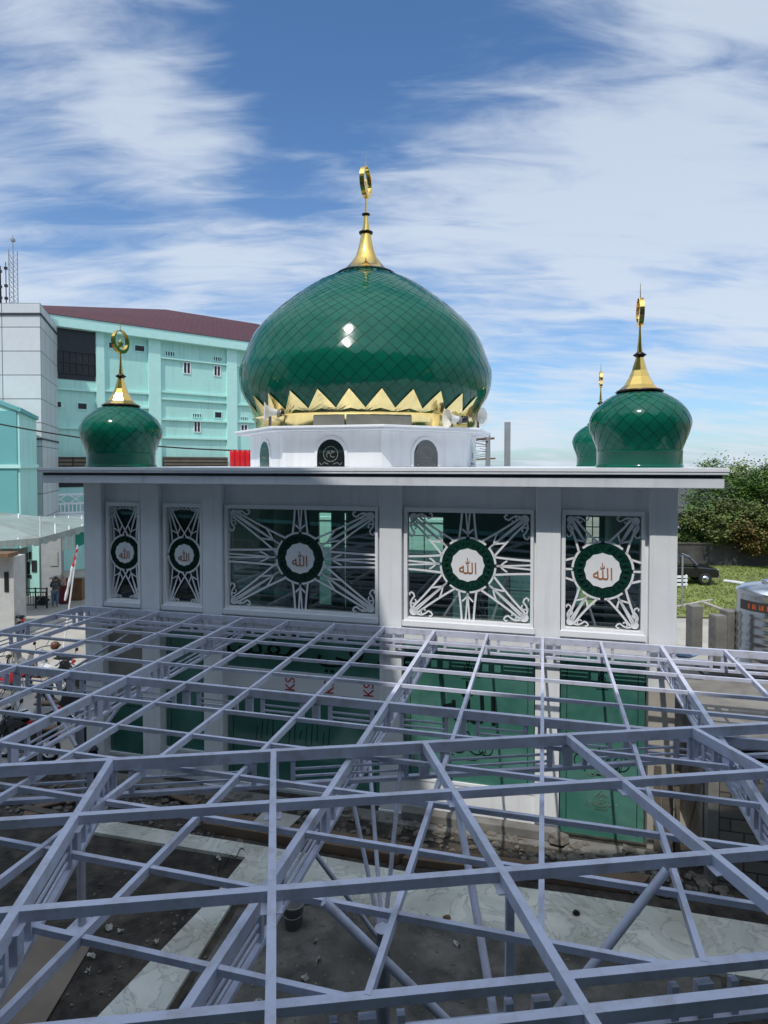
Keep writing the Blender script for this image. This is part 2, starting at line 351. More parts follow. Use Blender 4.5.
# marble strips (flush floor borders)
mb = MB()
A = [G(-60, 800), G(98, 819), G(300, 852), G(430, 876), G(568, 893), G(900, 946)]
B = [G(-60, 806), G(94, 832), G(245, 857), G(205, 905), G(340, 898), G(380, 908), G(580, 947), G(675, 959), G(900, 1000)]
def slab(pts, z1=.0, t=.09):
    mb = MB(); mb.prism([(p[0], p[1], z1 - t) for p in pts], (0, 0, t)); return mb
struct(slab([G(80, 816), G(300, 852), G(430, 876), G(568, 893), G(900, 946), G(900, 1004), G(580, 947), G(380, 908), G(245, 884), G(245, 857), G(94, 832), G(76, 829)]).build('marble_walkway', marble))
struct(slab([G(245, 857.5), G(245, 884), G(232, 902), G(60, 1180), G(-60, 1180), G(205, 904), G(219, 889)], z1=-.004).build('marble_path', marble))
# ------------------------------------------------------------------ mosque
MS, MD = -4.0, 16.84
MO = W(MS, MD, 0)
mosque = thing('mosque', 'white mosque with green tiled domes, gold finials and patterned windows', 'mosque', MO, -TH)
def ms(s, d, z): return (s - MS, d - MD, z)
def mbox(mb, s0, s1, d0, d1, z0, z1, mi=0): return mb.box(s0 - MS, s1 - MS, d0 - MD, d1 - MD, z0, z1, mi)
DC, DWALL, DG = 12.15, 12.30, 12.345
def S(px, d=DC, py=520): return SD(px, py, d)[0]
colpx = [(83.7, 101), (140.6, 158.4), (202.2, 221.4), (379.4, 401.6), (536.2, 561), (650, 678)]
cols = [(S(a), S(b)) for a, b in colpx]
SL, SR = cols[0][0], cols[-1][1]
ZS = 6.70                                           # underside of the roof slab
for a, b in cols:
    mb = MB(); last = b > 2; zc_ = SD(662, 690, DC)[1] if last else 0.
    mbox(mb, a, b, DC, DC + .42, zc_, ZS)
    if last: m2 = MB(); mbox(m2, a + .01, b - .01, DC + .01, DC + .41, -.3, zc_ - .004); m2.build('bare_column_foot', conc2, mosque, .01)
    else: mbox(mb, a - .02, b + .02, DC - .02, DC + .44, -.3, 0.0)
    mb.build('column', white, mosque, .012)
for nm, q in (('side_wall', (SL + .05, SL + .25, DC + .41, 23.4)), ('side_wall', (SR - .25, SR - .05, DC + .41, 23.4))):
    mb = MB(); mbox(mb, *q, -.2, ZS - .002); mb.build(nm, white, mosque)
bd = 23.2; BW = []
for x0, x1, y0, y1 in ((318, 347, 512, 606), (405, 444, 516, 574), (452, 470, 545, 625), (487, 533, 574, 622), (240, 262, 560, 600), (186, 196, 520, 590), (112, 118, 512, 560), (128, 138, 515, 545), (575, 596, 585, 606), (585, 600, 516, 548)):
    a, b = SD(x0, (y0 + y1) / 2, bd)[0], SD(x1, (y0 + y1) / 2, bd)[0]; BW.append((a, b, SD((x0 + x1) / 2, y1, bd)[1], SD((x0 + x1) / 2, y0, bd)[1]))
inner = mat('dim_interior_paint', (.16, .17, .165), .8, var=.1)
xs = sorted({SL + .25, SR - .25} | {v for q in BW for v in q[:2]})
mb = MB()
for x0, x1 in zip(xs, xs[1:]):                      # rear wall with its openings
    m_ = (x0 + x1) / 2; op_ = sorted([(q[2], q[3]) for q in BW if q[0] < m_ < q[1]]); z = -.2
    for z0, z1 in op_:
        if z0 > z: mbox(mb, x0, x1, bd, bd + .2, z, z0)
        z = max(z, z1)
    mbox(mb, x0, x1, bd, bd + .2, z, ZS - .004)
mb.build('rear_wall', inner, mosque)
for a, b, z0, z1 in BW:
    mb = MB(); t_ = .035
    for q in ((a, a + t_), ((a + b) / 2 - t_ / 2, (a + b) / 2 + t_ / 2), (b - t_, b)): mbox(mb, q[0], q[1], bd - .03, bd - .005, z0, z1)
    for k_ in range(4): z = z0 + (z1 - z0 - t_) * k_ / 3; mbox(mb, a, b, bd - .035, bd - .004, z, z + t_)
    mb.build('rear_window', black, mosque)
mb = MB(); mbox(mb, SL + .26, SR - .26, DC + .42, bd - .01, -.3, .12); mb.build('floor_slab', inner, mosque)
mb = MB()
for s_ in (-8.2, -5.9, -1.9, .6): mbox(mb, s_ - .16, s_ + .16, 17.2, 17.52, .12, ZS - .01)
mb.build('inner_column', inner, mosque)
winpx = [(111.2, 140), (168, 201.8), (229.3, 376), (408.2, 530.5), (565.4, 640.8)]
wins = [(S(a, 12.3, 560), S(b, 12.3, 560)) for a, b in winpx]
ZW0, ZW1 = 4.0, 6.15
mb = MB()
for k in range(5):                                  # wall infill between the columns, round each window
    a, b = cols[k][1], cols[k + 1][0]; w0, w1 = wins[k]
    w0, w1 = max(w0, a + .06), min(w1, b - .035)
    wins[k] = (w0, w1)
    mbox(mb, a, b, DWALL, DC + .395, ZW1 + .07, ZS - .003)
    mbox(mb, a, b, DWALL, DC + .395, 3.52, ZW0 - .07)
    if w0 - .07 > a: mbox(mb, a, w0 - .05, DWALL, DC + .395, ZW0 - .07, ZW1 + .07)
    if w1 + .07 < b: mbox(mb, w1 + .05, b, DWALL, DC + .395, ZW0 - .07, ZW1 + .07)
mb.build('facade_infill', white, mosque)

class Flat(MB):                                     # strokes and shapes cut from a sheet that stands in the facade plane
    def __init__(s, d, t): MB.__init__(s); s.d, s.t = d, t
    def poly(s, pts, mi=0): return s.prism([ms(p[0], s.d, p[1]) for p in pts], (0, s.t, 0), mi)
    def stroke(s, pts, w, mi=0):
        pts = [V((p[0], p[1])) for p in pts]; n = len(pts)
        ws = w if isinstance(w, (list, tuple)) else [w] * n
        L, Rr = [], []
        for i in range(n):
            t = (pts[min(i + 1, n - 1)] - pts[max(i - 1, 0)]).normalized(); q = V((-t.y, t.x)) * ws[i] / 2
            L.append(pts[i] + q); Rr.append(pts[i] - q)
        for i in range(n - 1): s.poly([L[i], L[i + 1], Rr[i + 1], Rr[i]], mi)
        return s
    def ring(s, c, r0, r1, a0=0, a1=360, n=40, mi=0):
        k = max(2, int(n * abs(a1 - a0) / 360)); an = [R(a0 + (a1 - a0) * i / k) for i in range(k + 1)]
        for p, q in zip(an, an[1:]):
            s.poly([(c[0] + math.cos(p) * r0, c[1] + math.sin(p) * r0), (c[0] + math.cos(p) * r1, c[1] + math.sin(p) * r1),
                    (c[0] + math.cos(q) * r1, c[1] + math.sin(q) * r1), (c[0] + math.cos(q) * r0, c[1] + math.sin(q) * r0)], mi)
        return s
    def disc(s, c, r, n=24, mi=0, r2=None, rot=0):
        return s.poly([(c[0] + math.cos(2 * math.pi * i / n + rot) * (r if not r2 or i % 2 == 0 else r2), c[1] + math.sin(2 * math.pi * i / n + rot) * (r if not r2 or i % 2 == 0 else r2)) for i in range(n)], mi)
def bez(p0, p1, p2, n=6):
    p0, p1, p2 = V(p0), V(p1), V(p2)
    return [p0 * (1 - t) ** 2 + p1 * 2 * t * (1 - t) + p2 * t * t for t in [i / n for i in range(n + 1)]]
def scroll(fl, c, sx, sz, k):                       # corner ornament: a disc with two S-curls along the two edges
    fl.disc((c[0] + sx * .12 * k, c[1] + sz * .12 * k), .09 * k, 16)
    for swap in (0, 1):
        def P(a, b):
            a, b = (a, b) if not swap else (b, a)
            return (c[0] + sx * a * k, c[1] + sz * b * k)
        fl.stroke([P(.20, .07), P(.30, .05), P(.38, .09), P(.44, .14), P(.50, .12), P(.53, .07), P(.50, .03), P(.46, .04)], [.04 * k, .034 * k, .034 * k, .036 * k, .036 * k, .034 * k, .032 * k, .03 * k])
        fl.stroke([P(.30, .05), P(.28, .14), P(.34, .18), P(.38, .15)], .03 * k)
ALLAH = "\uFDF2"
def window(k):
    a, b = wins[k]
    big = k >= 2
    c = ((a + b) / 2, (ZW0 + ZW1) / 2 + (.03 if big else 0.))
    rr = .545 if big else .405
    if k == 4: rr = .545
    mb = MB(); fw = .05
    mbox(mb, a - .075, a, 12.215, 12.40, ZW0 - .09, ZW1 + .09); mbox(mb, b, b + .06, 12.215, 12.40, ZW0 - .09, ZW1 + .09)
    mbox(mb, a, b, 12.215, 12.40, ZW1, ZW1 + .09); mbox(mb, a, b, 12.213, 12.40, ZW0 - .11, ZW0)
    mbox(mb, a - .10, b + .085, 12.165, 12.213, ZW0 - .17, ZW0 - .055)
    wn = mb.build('window', trimw, mosque, .006)
    mb = MB(); mbox(mb, a - .01, b + .01, 12.35, 12.365, ZW0 - .01, ZW1 + .01); mb.build('glass', tglass, wn)
    g = Flat(12.29, .014)
    for q in range(4 if not big else 8):            # the ring is cut into arcs
        st = 360 / (4 if not big else 8)
        g.ring(c, rr - .02, rr + .022, q * st + 4, (q + 1) * st - 4, 48)
    hw, hh = (b - a) / 2, (ZW1 - ZW0) / 2
    lw = .040 if big else .026
    def spoke(ang, end, spread, root):
        # a ray: two outer lines bowing out of the ring and an inner V, ending together near END
        ex, ez = end; dx, dz = math.cos(ang), math.sin(ang); nx, nz = -dz, dx
        t = V((ex - c[0], ez - c[1])).length
        for sgn in (-1, 1):
            p0 = (c[0] + math.cos(ang + sgn * root) * rr, c[1] + math.sin(ang + sgn * root) * rr)
            pe = (ex + nx * sgn * spread, ez + nz * sgn * spread)
            pm = (c[0] + dx * (rr + (t - rr) * .42) + nx * sgn * (spread * .6 + rr * math.sin(root) * .36), c[1] + dz * (rr + (t - rr) * .42) + nz * sgn * (spread * .6 + rr * math.sin(root) * .36))
            g.stroke(bez(p0, pm, pe), lw)
            p1 = (c[0] + dx * (rr + .02), c[1] + dz * (rr + .02))
            pi = (ex + nx * sgn * spread * .32, ez + nz * sgn * spread * .32)
            g.stroke([p1, pi], lw * .8)
            pa = (c[0] + dx * (rr + (t - rr) * .14), c[1] + dz * (rr + (t - rr) * .14))
            pb = (c[0] + dx * (rr + (t - rr) * .34) + nx * sgn * rr * math.sin(root) * .62, c[1] + dz * (rr + (t - rr) * .34) + nz * sgn * rr * math.sin(root) * .62)
            g.stroke(bez(pa, (pa[0] * .4 + pb[0] * .6 + dx * -.03, pa[1] * .4 + pb[1] * .6), pb, 4), lw * .8)
    sk = .95 if big else .52
    for sx in (-1, 1):
        for sz in (-1, 1):
            e = (c[0] + sx * (hw - .12 * sk), (ZW1 if sz > 0 else ZW0) - sz * .12 * sk)
            ang = math.atan2(e[1] - c[1], e[0] - c[0])
            spoke(ang, e, .07 if big else .045, .36 if big else .5)
            scroll(g, (c[0] + sx * hw, ZW1 if sz > 0 else ZW0), -sx, -sz, sk if k != 4 else .8)
    if big and k != 4:
        for ang, e in ((0, (b, c[1])), (math.pi, (a, c[1])), (math.pi / 2, (c[0], ZW1)), (-math.pi / 2, (c[0], ZW0))):
            spoke(ang, e, .13 if abs(math.cos(ang)) > .5 else .12, .33)
    elif k == 4:
        for sx in (-1, 1):
            for q in (-1, 0, 1): g.stroke([(c[0] + sx * rr * math.cos(q * .42), c[1] + rr * math.sin(q * .42)), (c[0] + sx * hw, c[1] + q * .17)], lw)
    if not big:
        for i in range(9):                          # little scalloped frieze along the top edge
            g.ring((a + (i + .5) * (b - a) / 9, ZW1 - .02), .028, .044, 180, 360, 14)
    g.build('grille', grillw, wn)
    wr = Flat(12.287, .02)
    wr.ring(c, rr * .60, rr - .02, 0, 360, 48)
    for i in range(24):                             # folded leaf facets round the wreath
        a0 = 2 * math.pi * i / 24
        def Q(r, da): return (c[0] + math.cos(a0 + da) * r * rr, c[1] + math.sin(a0 + da) * r * rr)
        for sg in (-1, 1):
            p = [ms(*(lambda q: (q[0], 12.286, q[1]))(Q(.63, 0))), ms(*(lambda q: (q[0], 12.262, q[1]))(Q(.78, sg * .03))), ms(*(lambda q: (q[0], 12.286, q[1]))(Q(.93, sg * .115)))]
            wr.add(p, [(0, 1, 2) if sg < 0 else (2, 1, 0)], 0)
    wr.build('wreath', wreath, wn)
    pq = Flat(12.27, .02); pq.disc(c, rr * .615, 24, 0, rr * .58); pq.build('plaque', grillw, wn)
    vs, fs = text_mesh(ALLAH, .315 if big else .25)
    t = MB(); t.add([ms(c[0] + v.x * .92, 12.262 - v.z, c[1] - .01 + v.y) for v in vs], fs); t.build('lettering', rust, wn)
for k in range(5): window(k)

# lower bays: tinted etched glass and rendered wall
def arch_orn(fl, c, k, mi=0):                        # small arabesque
    fl.ring(c, .10 * k, .125 * k, 0, 360, 16, mi); fl.disc(c, .05 * k, 8, mi)
    for sx in (-1, 1):
        fl.stroke(bez((c[0] + sx * .04 * k, c[1] - .12 * k), (c[0] + sx * .22 * k, c[1] - .30 * k), (c[0] + sx * .34 * k, c[1] - .12 * k)), .03 * k, mi)
        fl.stroke(bez((c[0] + sx * .34 * k, c[1] - .12 * k), (c[0] + sx * .42 * k, c[1] - .22 * k), (c[0] + sx * .32 * k, c[1] - .28 * k)), .025 * k, mi)
        fl.stroke(bez((c[0], c[1] + .13 * k), (c[0] + sx * .10 * k, c[1] + .20 * k), (c[0], c[1] + .30 * k)), .025 * k, mi)
    fl.stroke([(c[0] - .2 * k, c[1] - .34 * k), (c[0] + .2 * k, c[1] - .34 * k)], .025 * k, mi)
zl = lambda px, py: SD(px, py, 12.37)[1]
BT, BB = zl(370, 679), zl(370, 697.5)
low = [[(zl(125, 752), zl(125, 700))], [(.62, 3.50)], [(zl(370, 799), BB - .02), (BT + .02, 3.50)], [(zl(470, 783), 3.50)], [(zl(600, 838), 3.50)]]
for k in range(5):
    a, b = cols[k][1] + .02, cols[k + 1][0] - .02
    for (z0, z1) in low[k]:
        mb = MB(); mbox(mb, a, b, 12.37, 12.40, z0, z1); gp = mb.build('glass_panel', gpanel, mosque)
        mb = MB(); mbox(mb, a - .015, b + .015, 12.33, 12.42, z0 - .06, z0 - .002); mb.build('sill', trimw, gp)
        e = Flat(12.362, .007)
        w = b - a; m = (a + b) / 2
        if z1 - z0 > .9: e.stroke([(a + .12, z0 + .12), (a + .12, z1 - .12), (b - .12, z1 - .12), (b - .12, z0 + .12)], .012)
        if k == 2 and z0 > BB:
            vs, fs = text_mesh("\uFEDE\uFEB3\uFED4\uFEE3\u0020\uFEF2\uFED3\u0020\uFEEC\uFEED", .62, 1.5)
            e.add([ms(m + .12 + v.x, 12.360 - v.z, 3.02 + v.y) for v in vs], fs)
        if k == 2 and z0 < BB:
            for i in range(14): e.stroke([(m - 1.1 + i * .13, .95 + .1 * (i % 3)), (m - 1.06 + i * .13, 1.35 + .12 * (i % 4))], .012)
        if k in (3, 4):
            arch_orn(e, (m, 3.0), .62 if k == 3 else .55)
            if k == 3:
                vs, fs = text_mesh(ALLAH, .85)
                e.add([ms(m + v.x * 1.1, 12.360 - v.z, 2.32 + v.y) for v in vs], fs)
            arch_orn(e, (m, 1.45), .9); 
            for sx in (-1, 1):
                e.ring((m + sx * .36, 1.40), .13, .15, 0, 360, 16); e.stroke([(m + sx * .36, 1.30), (m + sx * .36, 1.52)], .015)
        e.build('etching', etchb, gp)
        if k == 4:
            e = Flat(12.358, .006); arch_orn(e, (m - .05, 1.25), .62); arch_orn(e, (m, .68), .58); e.disc((m - .05, 1.56), .08, 7); e.ring((m, .66), .12, .135, 0, 360, 20)
            for i in range(9): e.stroke([(m - .3 + i * .07, .52 + .04 * (i % 3)), (m - .27 + i * .07, .60 + .05 * (i % 2))], .012); e.build('pale_etching', etchw, gp)
    mb = MB()                                        # render under and between the panes
    zt = low[k][0][0]
    mbox(mb, a - .02, b + .02, 12.345, DC + .395, -.25, zt - .062); mb.build('wall_render', white, mosque)
    if k == 0: mb = MB(); mbox(mb, a - .02, b + .02, 12.35, DC + .395, low[0][0][1] + .01, 3.51); mb.build('cement_panel', conc2, mosque)
    if k == 2: mb = MB(); mbox(mb, a - .02, b + .02, 12.335, DC + .395, BB - .018, BT - .044); mb.build('white_film_band', trimw, mosque)
# red letters on the white protective film of the middle band (read upwards)
mb = MB()
vs, fs = text_mesh("KS", .29)
for px in (290, 329, 368.5):
    s0, zk = SD(px, 690 - (369 - px) * .075, 12.33)
    mb.add([ms(s0 - v.y * 1.1, 12.332 - v.z, zk + v.x * .95) for v in vs], fs)
mb.build('lettering', redink, mosque)
mb = MB(); mbox(mb, SL - .1, S(640) + .2, 11.75, DC - .03, -.28, -.02); mbox(mb, S(404), S(560), 11.9, DC - .03, -.02, .16); mb.build('plinth', concrete, mosque, .02)

# roof slab with stepped fascia
OV = .60
mb = MB()
def rb(o, z0, z1, mi): mbox(mb, SL - o, SR + o, DC - o, 23.4 + o, z0, z1, mi)
rb(OV + .05, 6.93, 7.05, 0); rb(OV - .02, 6.872, 6.929, 1); rb(OV, 6.70, 6.871, 0)
roof = mb.build('roof_slab', [rooft, groove], mosque, .008)
mb = MB(); mbox(mb, SL - OV - .062, SR + OV + .062, DC - OV - .062, DC - OV - .052, 6.985, 7.045); mb.build('edge_strip', trimw, roof)

# drum
DS, DD = -4.88, 16.84
def octo(r): return [(DS - MS + r * math.cos(R(22.5 + 45 * i)), DD - MD + r * math.sin(R(22.5 + 45 * i))) for i in range(8)]
mb = MB()
mb.prism([(x, y, 7.05) for x, y in octo(3.22)], (0, 0, .86)); drum = mb.build('drum', white, mosque, .01)
mb = MB(); mb.prism([(x, y, 7.91) for x, y in octo(3.60)], (0, 0, .055)); mb.prism([(x, y, 7.965) for x, y in octo(3.64)], (0, 0, .055)); mb.build('cornice', trimw, drum, .01)
ap = 3.22 * math.cos(R(22.5))
for i in range(8):
    an = R(45 * i); c = V((DS - MS + math.cos(an) * ap, DD - MD + math.sin(an) * ap, 0)); o = V((math.cos(an), math.sin(an), 0)); t = V((-o.y, o.x, 0))
    def arch(w, h, z0): return [(-w, z0), (w, z0)] + [(w * math.cos(R(q)), h + w * math.sin(R(q)) * 1.12) for q in range(0, 181, 15)]
    mb = MB()
    mb.prism([c + t * x + V((0, 0, z)) - o * .02 for x, z in arch(.42, 7.32, 7.06)], o * .05, 0)
    dw = mb.build('arched_window', trimw, drum, .006)
    mb = MB(); mb.prism([c + t * x + V((0, 0, z)) for x, z in arch(.345, 7.32, 7.065)], o * .036, 0)
    vs, fs = text_mesh(ALLAH if i % 2 else "\u0645\u062D", .2)
    mb.add([c + t * (-v.x) * -1 + o * (.038 + v.z) + V((0, 0, 7.36 + v.y)) for v in vs], fs, 1)
    for q in range(0, 360, 30):
        p = c + o * .038 + V((0, 0, 7.36)); a0, a1 = R(q), R(q + 26)
        mb.add([p + t * math.cos(a0) * .17 + V((0, 0, math.sin(a0) * .17)), p + t * math.cos(a0) * .19 + V((0, 0, math.sin(a0) * .19)), p + t * math.cos(a1) * .19 + V((0, 0, math.sin(a1) * .19)), p + t * math.cos(a1) * .17 + V((0, 0, math.sin(a1) * .17))], [(0, 1, 2, 3)], 1)
    for sx in (-1, 1):
        mb.path([p + t * x * sx + V((0, 0, z)) for x, z in ((.06, -.24), (.16, -.2), (.24, -.26), (.28, -.2))], .008, 5, 1)
    w2 = mb.build('arched_glass', [dglass, greyglass], drum)

def crom(pts, n=14):                                # smooth profile through (r, z) points
    out = []
    for i in range(len(pts) - 1):
        p = [V(pts[max(0, min(len(pts) - 1, i + k))]) for k in (-1, 0, 1, 2)]
        for j in range(n):
            t = j / n
            out.append(.5 * ((2 * p[1]) + (p[2] - p[0]) * t + (2 * p[0] - 5 * p[1] + 4 * p[2] - p[3]) * t * t + (3 * p[1] - p[0] - 3 * p[2] + p[3]) * t ** 3))
    out.append(V(pts[-1])); return out
SEAM = .963
def tiled_dome(cx, cy, pts, NT, rtop, kk=1.05):
    P = crom(pts); L = [0.]
    for a, b in zip(P, P[1:]): L.append(L[-1] + (b - a).length)
    def at(l):
        l = max(0, min(L[-1] - 1e-6, l))
        i = 0
        while L[i + 1] < l: i += 1
        t = (l - L[i]) / (L[i + 1] - L[i]); q = P[i].lerp(P[i + 1], t); tg = (P[min(i + 2, len(P) - 1)] - P[max(0, i - 1)]).normalized()
        return q, V((tg.y, -tg.x))
    rings = [0.]
    while rings[-1] < L[-1] and at(rings[-1])[0].x > rtop: rings.append(rings[-1] + kk * math.pi * at(rings[-1])[0].x / NT)
    mb = MB(); NS = NT * 2
    mb.lathe([((p.x - .006), p.y) for p in P[::2] + [P[-1]]], NS, (cx, cy, 0), cap=False, mi=1)
    nsub = 3; h = math.pi / NT
    for i in range(0, len(rings) - 1):
        lm = rings[i]; lb = rings[i - 1] if i else -rings[1]; lt = rings[i + 1]
        for j in range(NT):
            phi = (2 * j + (i % 2)) * h
            ta, tb = random.gauss(0, .0013), random.gauss(0, .0013)
            vs = []
            for u in range(nsub + 1):
                for v in range(nsub + 1):
                    uu, vv = .5 + (u / nsub - .5) * SEAM, .5 + (v / nsub - .5) * SEAM
                    ph = (uu - vv) * h; tt = uu + vv
                    l = lb + (lm - lb) * tt if tt <= 1 else lm + (lt - lm) * (tt - 1)
                    q, nn = at(l)
                    e = .001 + ta * ph / h + tb * (tt - 1) - .003 * (tt - 1)   # lower tip stands proud like a shingle
                    r, z = q.x + nn.x * e, q.y + nn.y * e
                    vs.append((cx + r * math.cos(phi + ph), cy + r * math.sin(phi + ph), z))
            fs = [(u * (nsub + 1) + v, (u + 1) * (nsub + 1) + v, (u + 1) * (nsub + 1) + v + 1, u * (nsub + 1) + v + 1) for u in range(nsub) for v in range(nsub)]
            mb.add(vs, fs, 0, True)
    return mb
def crescent(mb, cx, cy, zc, ro, th, wid):           # a broad band closing to a crescent, in the plane of the mosque's long axis
    n = 36; ri = ro - th * .55; pts_o, pts_i = [], []
    for i in range(n):
        a = 2 * math.pi * i / n
        pts_o.append((math.cos(a) * ro, math.sin(a) * ro)); pts_i.append((math.cos(a) * ri, math.sin(a) * ri + th * .42))
    for i in range(n):
        j = (i + 1) % n
        q = [pts_o[i], pts_o[j], pts_i[j], pts_i[i]]
        mb.prism([(cx - wid / 2, cy + x, zc + z) for x, z in q], (wid, 0, 0))
    k = ro * .42                                     # star in the opening
    st = [(math.cos(R(90 + 36 * i)) * (k if i % 2 == 0 else k * .45), math.sin(R(90 + 36 * i)) * (k if i % 2 == 0 else k * .45) - ro * .2) for i in range(10)]
    mb.prism([(cx - wid * .25, cy + x, zc + z) for x, z in st], (wid * .5, 0, 0))

cx, cy = DS - MS, DD - MD
prof = [(3.06, 8.27), (3.08, 8.42), (3.22, 8.70), (3.43, 9.07), (3.505, 9.56), (3.395, 9.95), (3.08, 10.66), (2.44, 11.34), (1.58, 12.0), (1.12, 12.26), (.80, 12.43)]
dome = tiled_dome(cx, cy, prof, 58, .84, .98).build('main_dome', [green, greenu], mosque)
def surf(z):
    P = crom(prof)
    for a, b in zip(P, P[1:]):
        if a.y <= z <= b.y: return a.x + (b.x - a.x) * (z - a.y) / max(1e-6, b.y - a.y)
    return P[0].x
mb = MB()
mb.lathe([(3.10, 8.02), (3.10, 8.30), (3.16, 8.34)], 64, (cx, cy, 0), cap=False)
NP = 28
for j in range(NP):
    p0 = 2 * math.pi * (j + .74) / NP; hw = math.pi / NP
    vs = []; nu, nv = 8, 5
    for u in range(nu + 1):
        t = u / nu * 2 - 1; top = 8.44 + .42 * (1 - abs(t))
        for v in range(nv + 1):
            z = 8.33 + (top - 8.33) * v / nv
            r = surf(z) + .035 + .028 * (1 - abs(t)) * (1 - v / nv * .6)
            vs.append((cx + r * math.cos(p0 + t * hw), cy + r * math.sin(p0 + t * hw), z))
    mb.add(vs, [(u * (nv + 1) + v, (u + 1) * (nv + 1) + v, (u + 1) * (nv + 1) + v + 1, u * (nv + 1) + v + 1) for u in range(nu) for v in range(nv)])
for a_, b_ in ((-97.5, -83.2), (-82.4, -53.5)):       # grey panels on the front of the gold band
    for q in range(8):
        a0, a1 = R(a_ + (b_ - a_) * q / 8), R(a_ + (b_ - a_) * (q + 1) / 8)
        mb.add([(cx + 3.112 * math.cos(a), cy + 3.112 * math.sin(a), z) for a, z in ((a0, 8.04), (a1, 8.04), (a1, 8.27), (a0, 8.27))], [(0, 1, 2, 3)], 1)
mb.build('petal_collar', [gold2, greyglass], dome)
mb = MB()
mb.lathe([(.83, 12.40), (.855, 12.42), (.83, 12.45), (.74, 12.46)], 40, (cx, cy, 0), mi=1)
mb.lathe([(.79, 12.455), (.68, 12.52), (.55, 12.63), (.42, 12.78), (.30, 12.94), (.225, 13.15), (.17, 13.38), (.14, 13.58)], 32, (cx, cy, 0))
mb.lathe([(.12, 13.57), (.19, 13.60), (.20, 13.64), (.12, 13.68)], 24, (cx, cy, 0), mi=1)
mb.lathe([(.11, 13.67), (.075, 13.9), (.055, 14.1)], 20, (cx, cy, 0))
mb.lathe([(.05, 14.09), (.115, 14.12), (.115, 14.15), (.04, 14.18)], 20, (cx, cy, 0), mi=1)
mb.lathe([(.028, 14.17), (.022, 14.62)], 10, (cx, cy, 0))
mb.lathe([(.012, 15.4), (.004, 15.75)], 8, (cx, cy, 0))
crescent(mb, cx, cy, 15.02, .42, .13, .13)
mb.build('finial', [gold, goldd], dome)

def corner_dome(s, d):
    x, y = s - MS, d - MD; z0 = HC
    pr = [(.745, z0 + .24), (.81, z0 + .43), (.885, z0 + .63), (.915, z0 + .83), (.82, z0 + 1.06), (.615, z0 + 1.25), (.40, z0 + 1.38)]
    o = tiled_dome(x, y, pr, 22, .44).build('corner_dome', [green, greenu], mosque)
    mb = MB(); mb.lathe([(.765, 7.05), (.765, z0 + .24), (.772, z0 + .245), (.77, z0 + .28)], 48, (x, y, 0), cap=False)
    mb.lathe([(.785, 7.045), (.785, 7.10), (.765, 7.11)], 48, (x, y, 0), cap=False)
    mb.build('base_ring', green, o)
    mb = MB()
    mb.lathe([(.42, z0 + 1.385), (.44, z0 + 1.40), (.40, z0 + 1.43)], 24, (x, y, 0), mi=1)
    mb.lathe([(.395, z0 + 1.425), (.28, z0 + 1.52), (.19, z0 + 1.68), (.14, z0 + 1.80), (.135, z0 + 1.815), (.07, z0 + 2.05)], 8, (x, y, 0), smooth=False)
    mb.lathe([(.06, z0 + 2.05), (.125, z0 + 2.10), (.06, z0 + 2.15)], 16, (x, y, 0), mi=1)
    mb.lathe([(.055, z0 + 2.14), (.03, z0 + 2.4), (.016, z0 + 2.66)], 10, (x, y, 0))
    mb.lathe([(.010, z0 + 3.16), (.004, z0 + 3.46)], 8, (x, y, 0))
    crescent(mb, x, y, z0 + 2.91, .275, .09, .085)
    mb.build('finial', [gold, goldd], o)
for s, d in ((1.765, 12.70), (-9.72, 12.66), (1.87, 22.3)): corner_dome(s, d)

# horn loudspeakers standing on the cornice
def horn(px, py, Y, ax, label):
    p = AY(px, py, Y); ax = V(ax).normalized()
    h = thing('horn_loudspeaker', label, 'loudspeaker', (p.x, p.y, 8.02), 0, 'white horn loudspeakers round the drum')
    z = p.z - 8.02
    mb = MB(); o = V((0, 0, z))
    mb.lathe([(.05, -.26), (.07, -.2), (.085, -.1), (.12, .02), (.19, .10), (.235, .13), (.24, .14), (.225, .14), (.18, .105), (.10, .02), (.04, -.05)], 24, o, ax, False)
    mb.build('bell', ivory, h)
    mb = MB(); mb.lathe([(.03, -.42), (.085, -.41), (.09, -.28), (.05, -.26)], 16, o, ax); mb.build('driver', black, h)
    mb = MB(); mb.box(-.03, .03, -.03, .03, 0, z - .06); mb.lathe([(.10, -.03), (.10, .03)], 12, o - V((0, 0, .03)) - ax * .2, ax); mb.build('bracket', greyp, h)
horn(270, 412, 15.1, (-1, -.25, .02), 'white horn loudspeaker on the left of the drum cornice, bell pointing left')
horn(478, 417, 16.2, (.75, -.62, 0), 'white horn loudspeaker on the right end of the drum cornice, round mouth showing')
horn(452, 419, 14.9, (-.9, -.42, 0), 'small white horn loudspeaker turned aside in front of the gold petals')

# red ribbed tank on the roof
p = AY(243.5, 466, 19.); mb = MB()
t = thing('ribbed_tank', 'bright red ribbed plastic tank on the roof beside the white drum', 'tank', (p.x, p.y, 7.05))
for i in range(5): mb.lathe([(.085, 0), (.10, .03), (.10, .47), (.08, .50)], 14, (-.32 + i * .16, 0, 0))
mb.box(-.36, .36, -.06, .06, .02, .44); mb.build('tank_body', redp, t)
mb = MB(); mb.lathe([(.05, .49), (.06, .53)], 12, (.32, 0, 0)); mb.build('cap', black, t)
mb.name = 0
